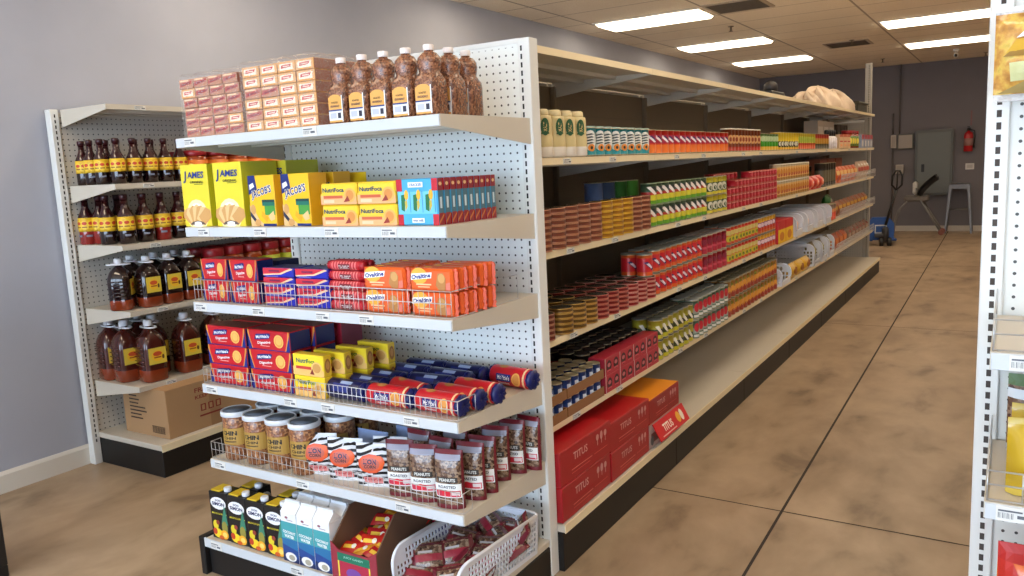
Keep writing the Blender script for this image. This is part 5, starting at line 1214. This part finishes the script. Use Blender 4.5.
m.box(-.2, -.004, -.09, .19, 0, 0, C(206, 26, 34, 0.4), 0, Mf)
Pf = lambda u, v, l: Mf @ Vector((u, -.004 - l, v))
s = Surf(m, Pf, .0006); s.text('TITUS', -.06, -.045, .12, .038, C(246, 226, 214), .03); s.ell(.08, -.045, .025, .028, C(236, 170, 50)); s.ell(.125, -.045, .02, .03, C(240, 226, 210)); s.rect(-.16, -.08, .02, -.075, C(236, 190, 180)); obj('lid_flap', m, t)
# things on top of the long run ----------------------------------------
m = MB()
for k, (cx, cy, rx, ry, rz_) in enumerate(((0, .1, .2, .6, .2), (.03, .75, .19, .5, .2), (0, -.45, .15, .45, .13))):
    def fn(a, b, cx=cx, cy=cy, rx=rx, ry=ry, rz_=rz_):
        th = 2 * PI * a; ph = PI * b * .5
        w = 1 + .13 * sin(5 * th + 3 * cy) * cos(ph) + .09 * sin(9 * th + 8 * b) + .05 * sin(17 * th + 13 * b)
        return Vector((cx + rx * w * cos(th) * cos(ph), cy + ry * w * sin(th) * cos(ph), rz_ * (sin(ph) * (1 + .16 * sin(7 * th + 2) + .08 * sin(15 * th)))))
    m.grid(fn, 64, 14, C(222, 200, 176, 0.6))
tag(obj('cloth_bundle', m, None, (-.27, 6.25, RZ[0] + .001)), 'cream plastic-wrapped bundle lying on top of the long run', 'bundle')
m = MB(); m.box(-.2, 0, 0, .2, .7, .13, C(58, 56, 46, 0.5), .01); m.box(-.215, -.01, .11, .215, .71, .135, C(66, 64, 52, 0.5), .006)
tag(obj('storage_tray', m, None, (-.3, 7.75, RZ[0] + .001)), 'dark olive tray behind the cream bundle on the long run', 'tray')
m = MB(); m.box(-.05, -.16, 0, .05, .2, .03, BLACK, .008); m.lathe([(.05, .03), (.05, .08), (.03, .1), (.0, .11)], 12, C(40, 36, 36)); m.tube([(0, .1, .03), (.02, .3, .03), (0, .42, .012)], .01, 6, BLACK)
tag(obj('tape_gun', m, None, (-.1, 3.75, RZ[0] + .001)), 'small black tape dispenser on top of the long run', 'tape dispenser')
# ================================================================== BACK OF THE SHOP
GM = C(96, 96, 98, 0.4, 0.6); GP = C(98, 101, 100, 0.5, 0.1)
t = thing('electrical_panel', 'tall grey electrical panel on the dark back wall', 'electrical panel', (.225, Y1, .68))
m = MB(); m.box(-.29, -.09, 0, .29, 0, 1.16, GP, .006); m.box(-.31, -.1, -.015, .31, -.085, 1.175, C(92, 95, 94, 0.5, 0.1), .004); obj('cabinet', m, t)
m = MB(); m.box(-.27, -.112, .03, .27, -.1, 1.13, C(104, 108, 106, 0.45, 0.1), .004); obj('door', m, t)
m = MB(); m.box(-.2, -.122, .42, -.15, -.112, .56, BLACK, .003); obj('latch', m, t)
for (x, zz, w, h, nm, l) in ((-.255, 1.53, .27, .28, 'junction_box', 'grey square junction box beside the tall electrical panel'), (-.455, 1.56, .1, .24, 'switch_box', 'small pale switch box on the conduit'), (-.345, 1.08, .13, .17, 'switch_box', 'small pale box below the square junction box')):
    m = MB(); m.box(-w / 2, -.07, 0, w / 2, 0, h, C(176, 168, 162, 0.5) if nm == 'switch_box' else GP, .006); m.box(-w / 2 + .02, -.078, .02, w / 2 - .02, -.07, h - .02, C(160, 152, 146, 0.5), .003)
    tag(obj(nm, m, None, (x, Y1, zz)), l, 'electrical box')
for (x, z0, z1, l) in ((-.36, 1.82, ZC, 'thin conduit rising from the square junction box to the ceiling'), (-.47, 1.82, 2.2, 'short conduit above the small switch box'), (-.47, .02, 1.55, 'conduit dropping from the small switch box to the floor')):
    m = MB(); m.tube([(0, -.03, z0), (0, -.03, z1)], .014, 8, C(96, 90, 90, 0.5, 0.3))
    for zz in (z0 + .08, z1 - .1): m.box(-.024, -.047, zz, .024, 0, zz + .02, C(96, 90, 90, 0.5, 0.3))
    tag(obj('conduit', m, None, (x, Y1, 0)), l, 'conduit')
m = MB(); m.box(-.07, -.012, -.055, .07, 0, .055, C(200, 196, 194, 0.5), .004); m.box(-.045, -.015, -.03, .045, -.012, .03, C(176, 172, 170, 0.5), .002)
tag(obj('wall_outlet', m, None, (.80, Y1, 1.17)), 'pale double outlet below the fire extinguisher', 'outlet')
t = thing('fire_extinguisher', 'red fire extinguisher hanging on the dark back wall', 'fire extinguisher', (.77, Y1 - .1, 1.44))
m = MB(); m.lathe([(.066, 0), (.074, .012), (.074, .29), (.06, .33), (.025, .35), (.022, .37)], 20, C(176, 24, 30, 0.3)); obj('cylinder', m, t)
m = MB(); m.lathe([(.03, .365), (.03, .4), (.02, .41)], 12, BLACK); m.box(-.02, -.1, .4, .02, .03, .412, BLACK, .003); m.box(-.02, -.11, .43, .02, .03, .442, BLACK, .003); obj('valve_handle', m, t)
m = MB(); m.tube([(.03, 0, .38), (.09, -.01, .36), (.1, -.02, .25), (.085, -.02, .12)], .011, 8, BLACK); m.lathe([(.011, 0), (.02, -.06)][::-1], 10, BLACK, Matrix.Translation((.085, -.02, .12))); obj('hose', m, t)
m = MB(); m.lathe([(.0748, .1), (.0748, .23)], 20, C(150, 110, 104, 0.5)); obj('label_band', m, t)
m = MB(); m.box(-.02, .06, .36, .02, .1, .42, GM); m.box(-.03, .074, .1, .03, .1, .3, GM); obj('bracket', m, t)
m = MB(); m.box(-.012, -.006, 0, .012, 0, .26, C(130, 90, 90, 0.5)); tag(obj('extinguisher_tag', m, None, (.80, Y1, 1.9)), 'thin pinkish strip on the wall above the extinguisher', 'wall strip')
# metal bar stool
t = thing('bar_stool', 'grey metal bar stool against the dark back wall', 'stool', (.67, 14.02, 0))
SM = C(112, 110, 110, 0.35, 0.6)
m = MB(); m.box(-.155, -.155, .86, .155, .155, .885, SM, .01); m.prism([(-.16, .79), (.16, .79), (.155, .865), (-.155, .865)], 1, -.16, -.15, SM); m.prism([(-.16, .79), (.16, .79), (.155, .865), (-.155, .865)], 1, .15, .16, SM); m.prism([(-.16, .79), (.16, .79), (.155, .865), (-.155, .865)], 0, -.16, -.15, SM); m.prism([(-.16, .79), (.16, .79), (.155, .865), (-.155, .865)], 0, .15, .16, SM); m.box(-.06, -.004, .884, .06, .004, .8875, BLACK); obj('seat', m, t)
for sx in (-1, 1):
    for sy in (-1, 1):
        m = MB(); P0 = Vector((sx * .14, sy * .14, .86)); P1 = Vector((sx * .205, sy * .205, .0))
        m.add([P0 + Vector(q) for q in ((-.022, -.022, 0), (.022, -.022, 0), (.022, .022, 0), (-.022, .022, 0))] + [P1 + Vector(q) for q in ((-.015, -.015, 0), (.015, -.015, 0), (.015, .015, 0), (-.015, .015, 0))], [(0, 1, 2, 3), (7, 6, 5, 4), (0, 4, 5, 1), (1, 5, 6, 2), (2, 6, 7, 3), (3, 7, 4, 0)], SM); obj('leg', m, t)
for q in range(4):
    m = MB(); a = q * PI / 2; z0 = .36 if q % 2 else .42; r_ = .175
    p = [Matrix.Rotation(a, 3, 'Z') @ Vector(v) for v in ((-r_, -r_, z0), (r_, -r_, z0))]
    m.tube(p, .011, 6, SM); obj('footrest', m, t)
# folding seat with curved backrest
t = thing('folding_exercise_seat', 'grey folding seat with dark curved back before the electrical panel', 'exercise seat', (.0, 13.6, 0))
ST = C(132, 130, 128, 0.35, 0.5)
m = MB(); m.box(-.18, -.17, .6, .22, .17, .7, C(104, 98, 94, 0.6), .025); obj('seat', m, t)
m = MB(); m.grid(lambda a, b: Vector((.04 + .27 * b + .02 * sin(PI * a), -.2 + .4 * a, .74 + .33 * b ** .6 - .05 * sin(PI * a))), 10, 10, C(60, 58, 58, 0.6)); m.grid(lambda a, b: Vector((.075 + .27 * b + .02 * sin(PI * a), -.2 + .4 * a, .70 + .33 * b ** .6 - .05 * sin(PI * a))), 10, 10, C(60, 58, 58, 0.6), flip=True); obj('backrest', m, t)
m = MB(); m.box(-.05, -.09, .72, .03, .09, .95, C(214, 210, 206, 0.5), .03); obj('head_cushion', m, t)
for sy in (-.15, .15):
    m = MB(); m.tube([(.08, sy, .65), (.26, sy, .33), (.42, sy, .06)], .018, 8, ST); obj('leg', m, t)
    m = MB(); m.tube([(-.12, sy, .62), (-.26, sy, .46), (-.34, sy, .2), (-.36, sy, .02)], .011, 8, ST); obj('leg', m, t)
    m = MB(); m.tube([(0, sy, .66), (.03, sy, .75), (.02, sy, .84)], .014, 8, ST); obj('strut', m, t)
    m = MB(); m.lathe([(.045, -.02), (.05, -.015), (.05, .015), (.045, .02)], 14, C(120, 70, 56, 0.5), Matrix.Translation((.43, sy, .052)) @ Matrix.Rotation(PI / 2, 4, 'X')); obj('wheel', m, t)
m = MB(); m.tube([(-.36, -.19, .018), (-.36, .19, .018)], .018, 8, ST); obj('foot_bar', m, t)
# pallet jack
t = thing('pallet_jack', 'blue pallet jack with black handle at the end of the aisle', 'pallet jack', (-.34, 11.75, 0), (0, 0, .25))
BL = C(38, 84, 160, 0.4)
m = MB(); m.prism([(-.2, .09), (.2, .09), (.2, .36), (.12, .46), (-.12, .46), (-.2, .36)], 1, -.06, .06, BL); m.box(-.09, -.068, .2, .09, -.06, .34, C(214, 216, 220, 0.5)); m.box(-.075, -.071, .22, .075, -.068, .32, BL); obj('housing', m, t)
for sx in (-1, 1):
    m = MB(); m.box(sx * .18 - .08, .06, .06, sx * .18 + .08, 1.15, .1, BL, .01); m.box(sx * .18 - .05, 1.02, .0, sx * .18 + .05, 1.1, .06, BLACK, .008); obj('fork', m, t)
    m = MB(); m.lathe([(.06, -.03), (.07, -.025), (.07, .025), (.06, .03)], 18, BLACK, Matrix.Translation((sx * .06 + .06, -.14, .07)) @ Matrix.Rotation(PI / 2, 4, 'Y')); obj('steer_wheel', m, t)
m = MB(); m.lathe([(.06, .05), (.07, .06), (.07, .32), (.04, .36)], 16, C(40, 40, 44, 0.4), Matrix.Translation((.06, -.13, .04)) @ Matrix.Scale(.75, 4)); m.box(-.1, -.17, .14, .1, -.1, .2, C(40, 40, 44, 0.4), .01); obj('pump', m, t)
m = MB(); m.tube([(.06, -.14, .34), (.2, -.2, .9)], .022, 8, BLACK)
m.tube([(.2 + a, b, c) for a, b, c in ((0, -.2, .9), (-.07, -.21, .98), (-.065, -.22, 1.12), (-.02, -.225, 1.2), (.04, -.225, 1.2), (.08, -.22, 1.12), (.075, -.21, .98), (0, -.2, .9))], .016, 8, BLACK); m.tube([(.205, -.2, .92), (.21, -.22, 1.18)], .01, 6, BLACK); obj('handle', m, t)

# ================================================================== NEIGHBOURING END CAP STOCK
GOLD = C(214, 176, 50, 0.2, 0.1, .5)
GOLDN = noise_mat('plantain_chips', [(0.25, (150, 96, 44)), (0.45, (206, 150, 70)), (0.6, (226, 190, 90)), (0.8, (176, 150, 60))], 40, .2, 3, bump=.6, coat=.6)
CLR = film_mat('clear_bag', .35, (250, 250, 250), .08)
m = MB(); pillow(m, .2, .205, .07, GOLDN, lambda s, w, h: (s.poly([(-w * .3, h * .66), (w * .5, h * .74), (w * .5, h * .92), (-w * .1, h * .84)], C(236, 240, 232)), s.poly([(-w * .4, h * .5), (w * .5, h * .6), (w * .5, h * .72), (-w * .3, h * .64)], C(206, 160, 30)), s.poly([(-w * .42, h * .47), (w * .5, h * .44), (w * .5, h * .56), (-w * .36, h * .52)], C(150, 110, 30)),
    s.poly([(-w * .34, h * .2), (w * .5, h * .24), (w * .5, h * .42), (-w * .36, h * .4)], C(206, 206, 150)), s.ell(w * .12, h * .3, w * .34, h * .09, C(240, 244, 246)), s.text('CHIPS', w * .1, h * .3, w * .34, h * .06, C(90, 130, 170), .02), s.poly([(-w * .46, h * .08), (-w * .2, h * .2), (w * .5, h * .2), (w * .5, h * .07)], C(176, 150, 90)), s.rect(-w * .5, h * .95, w * .5, h, C(236, 232, 228))), .014, 14, 14, wob=.12, seal=CLR)
BAG1 = Proto('chips_bag', 'chips bag', [('bag', m)])
def hook(x, z, L, label):
    m = MB(); m.tube([(x, RY + .012, z), (x, RY - L, z), (x, RY - L - .01, z + .012)], .003, 6, WIRE); m.box(x - .02, RY + .006, z - .012, x + .02, RY + .012, z + .012, WIRE, .002)
    m.tube([(x, RY + .01, z + .045), (x, RY - L - .012, z + .05)], .0022, 6, WIRE)
    m.box(x - .035, RY - L - .016, z + .034, x + .035, RY - L - .0125, z + .064, PAPER)
    s = Surf(m, front(RY - L - .016), .0004)
    for k in range(9): s.rect(x - .03 + k * .0045, z + .038, x - .0278 + k * .0045 - (k % 3) * .0006, z + .056, INK)
    return tag(obj('peg_hook', m), label, 'peg hook')
hook(1.529, 1.858, .16, 'wire peg hook with white price ticket above the golden chips bag')
BAG1.put((1.523, RY - .13, 1.643), 'golden plantain chips bag hanging high on the slotted end cap', 'golden chips bags', rz=.05)
BAG1.put((1.529, RY - .05, 1.645), 'golden plantain chips bag hanging behind the front one', 'golden chips bags', rz=-.05)
wire_fence(1.19, .066, .062, 'empty wire fence on the upper shelf of the slotted end cap', (1.446, RY - .418, 1.131), 0, .4, .0016)
wire_fence(1.19, .066, .062, 'wire fence before yellow bags on the slotted end cap', (1.446, RY - .418, .811), 0, .4, .0016)
m = MB(); pillow(m, .16, .165, .09, C(196, 160, 36, 0.2, 0, .5), lambda s, w, h: (s.text('Crunch', w * .1, h * .4, w * .6, h * .1, C(60, 50, 20), .03), s.poly([(-w * .3, h * .2), (w * .3, h * .16), (w * .3, h * .28), (-w * .2, h * .3)], C(236, 236, 226)), s.poly([(-w * .3, h * .62), (w * .4, h * .7), (w * .4, h * .76), (-w * .3, h * .7)], C(176, 140, 20))), .016, 12, 12, bottom=.6, wob=.12, seal=C(206, 176, 70, 0.3))
YB = Proto('snack_bag', 'snack bag', [('bag', m)])
for k, (x, y) in enumerate(((1.562, -.44), (1.73, -.44), (1.9, -.44), (1.56, -.34))): YB.put((x, RY + y + .05, .812), 'shiny yellow snack bag behind the fence, %s from the slotted post' % (ORD[k] if k < 3 else 'second row,'), 'shiny yellow snack bags', rz=.1 * (-1) ** k)
m = MB(); pillow(m, .14, .19, .06, NUTMIX, lambda s, w, h: (s.rect(-w * .5, h * .7, w * .5, h * .82, C(226, 232, 236), 6, 1), s.rect(-w * .5, h * .86, w * .5, h, C(96, 120, 80), 6, 1), s.rect(-w * .4, h * .3, w * .4, h * .5, C(120, 130, 110), 6, 2)), .012, 10, 12, wob=.1, bottom=.5, seal=CLR)
GB = Proto('trail_mix_bag', 'snack bag', [('bag', m)])
for k in range(3): GB.put((1.545 + k * .16, RY - .1, .812), 'clear trail mix bag with green top, %s along the back row' % ORD[k], 'clear trail mix bags', rz=-.05)
m = MB(); pillow(m, .21, .26, .09, C(226, 104, 34, 0.25, 0, .4), lambda s, w, h: (s.rect(-w * .5, h * .86, w * .5, h, C(186, 36, 30), 8, 2), s.poly([(-w * .46, h * .3), (-w * .2, h * .6), (-w * .36, h * .86), (-w * .5, h * .86)], C(196, 44, 32)), s.text('THAI', w * .14, h * .79, w * .3, h * .07, C(60, 24, 20), .03), s.text('CHILI', w * .1, h * .67, w * .5, h * .12, C(60, 24, 20), .03), s.ell(w * .05, h * .3, w * .3, h * .16, C(236, 180, 60))), .014, 14, 14, bottom=.5, wob=.08, seal=C(186, 36, 30, 0.3))
CB = Proto('chili_chips_bag', 'snack bag', [('bag', m)])
for k in range(3): CB.put((1.575 + k * .23, RY - .36, .421), 'orange chili snack bag with red top, %s from the slotted post' % ORD[k], 'orange chili snack bags')

# dark flyer rack at the edge of the picture
t = thing('flyer_rack', 'black rack with orange flame graphics standing before the baseboard', 'display rack', (-1.95, -1.2, 0))
m = MB(); m.box(-.3, -.2, 0, 0, .16, .05, BLACK, .004); m.box(-.3, -.2, .05, -.28, .16, 1.0, BLACK, .003); m.box(-.02, -.2, .05, 0, .16, 1.0, C(30, 26, 26, 0.5), .003); m.box(-.28, .14, .05, -.02, .16, 1.0, BLACK)
for zz in (.3, .55, .8): m.box(-.28, -.19, zz, -.02, .14, zz + .012, BLACK)
obj('rack_body', m, t)
m = MB(); s = Surf(m, plane((0, 0, 0), (0, 1, 0), (0, 0, 1)), .0006); OG_ = C(230, 84, 30, 0.5); random.seed(5)
for k in range(7):
    zz = .1 + k * .1
    for j in range(3):
        u = -.16 + j * .1 + random.uniform(-.01, .02); s.poly([(u, zz), (u + .05, zz + .01), (u + .07, zz + .06), (u + .04, zz + .035), (u + .03, zz + .075), (u + .012, zz + .03)], OG_)
obj('graphics', m, t)

# ------------------------------------------------------------------ light
w = bpy.data.worlds.new('daylight'); S.world = w; w.use_nodes = True
bgn = w.node_tree.nodes['Background']; bgn.inputs['Color'].default_value = (0.68, 0.86, 1.08, 1); bgn.inputs['Strength'].default_value = SKY
ld = bpy.data.lights.new('shop_front_daylight', 'AREA'); ld.shape = 'RECTANGLE'; ld.size = XW - XL; ld.size_y = 2.5; ld.cycles.is_portal = True
lo = bpy.data.objects.new('shop_front_daylight', ld); COL.objects.link(lo); lo.location = ((XL + XW) / 2, Y0 + .02, 1.5); lo.rotation_euler = (PI / 2, 0, PI)
# ------------------------------------------------------------------ camera
cam = bpy.data.cameras.new('camera'); co = bpy.data.objects.new('camera', cam); COL.objects.link(co)
F, YAW, PIT, ROL = 802.62, .5598, .1489, -.0487
fw = Vector((-sin(YAW) * cos(PIT), cos(YAW) * cos(PIT), -sin(PIT))); rt = Vector((cos(YAW), sin(YAW), 0)); up = rt.cross(fw)
r2 = rt * cos(ROL) + up * sin(ROL); u2 = up * cos(ROL) - rt * sin(ROL)
Mx = Matrix((r2, u2, -fw)).transposed().to_4x4(); Mx.translation = Vector((1.4668, -2.5327, 1.5479))
co.matrix_world = Mx; cam.sensor_width = 36; cam.lens = 36 * F / 1024; cam.clip_start = .05
S.camera = co
vs = S.view_settings; vs.view_transform = 'Standard'; vs.look = 'None'; vs.gamma = 1; vs.use_curve_mapping = False; vs.exposure = EXPO
S.display_settings.display_device = 'sRGB'
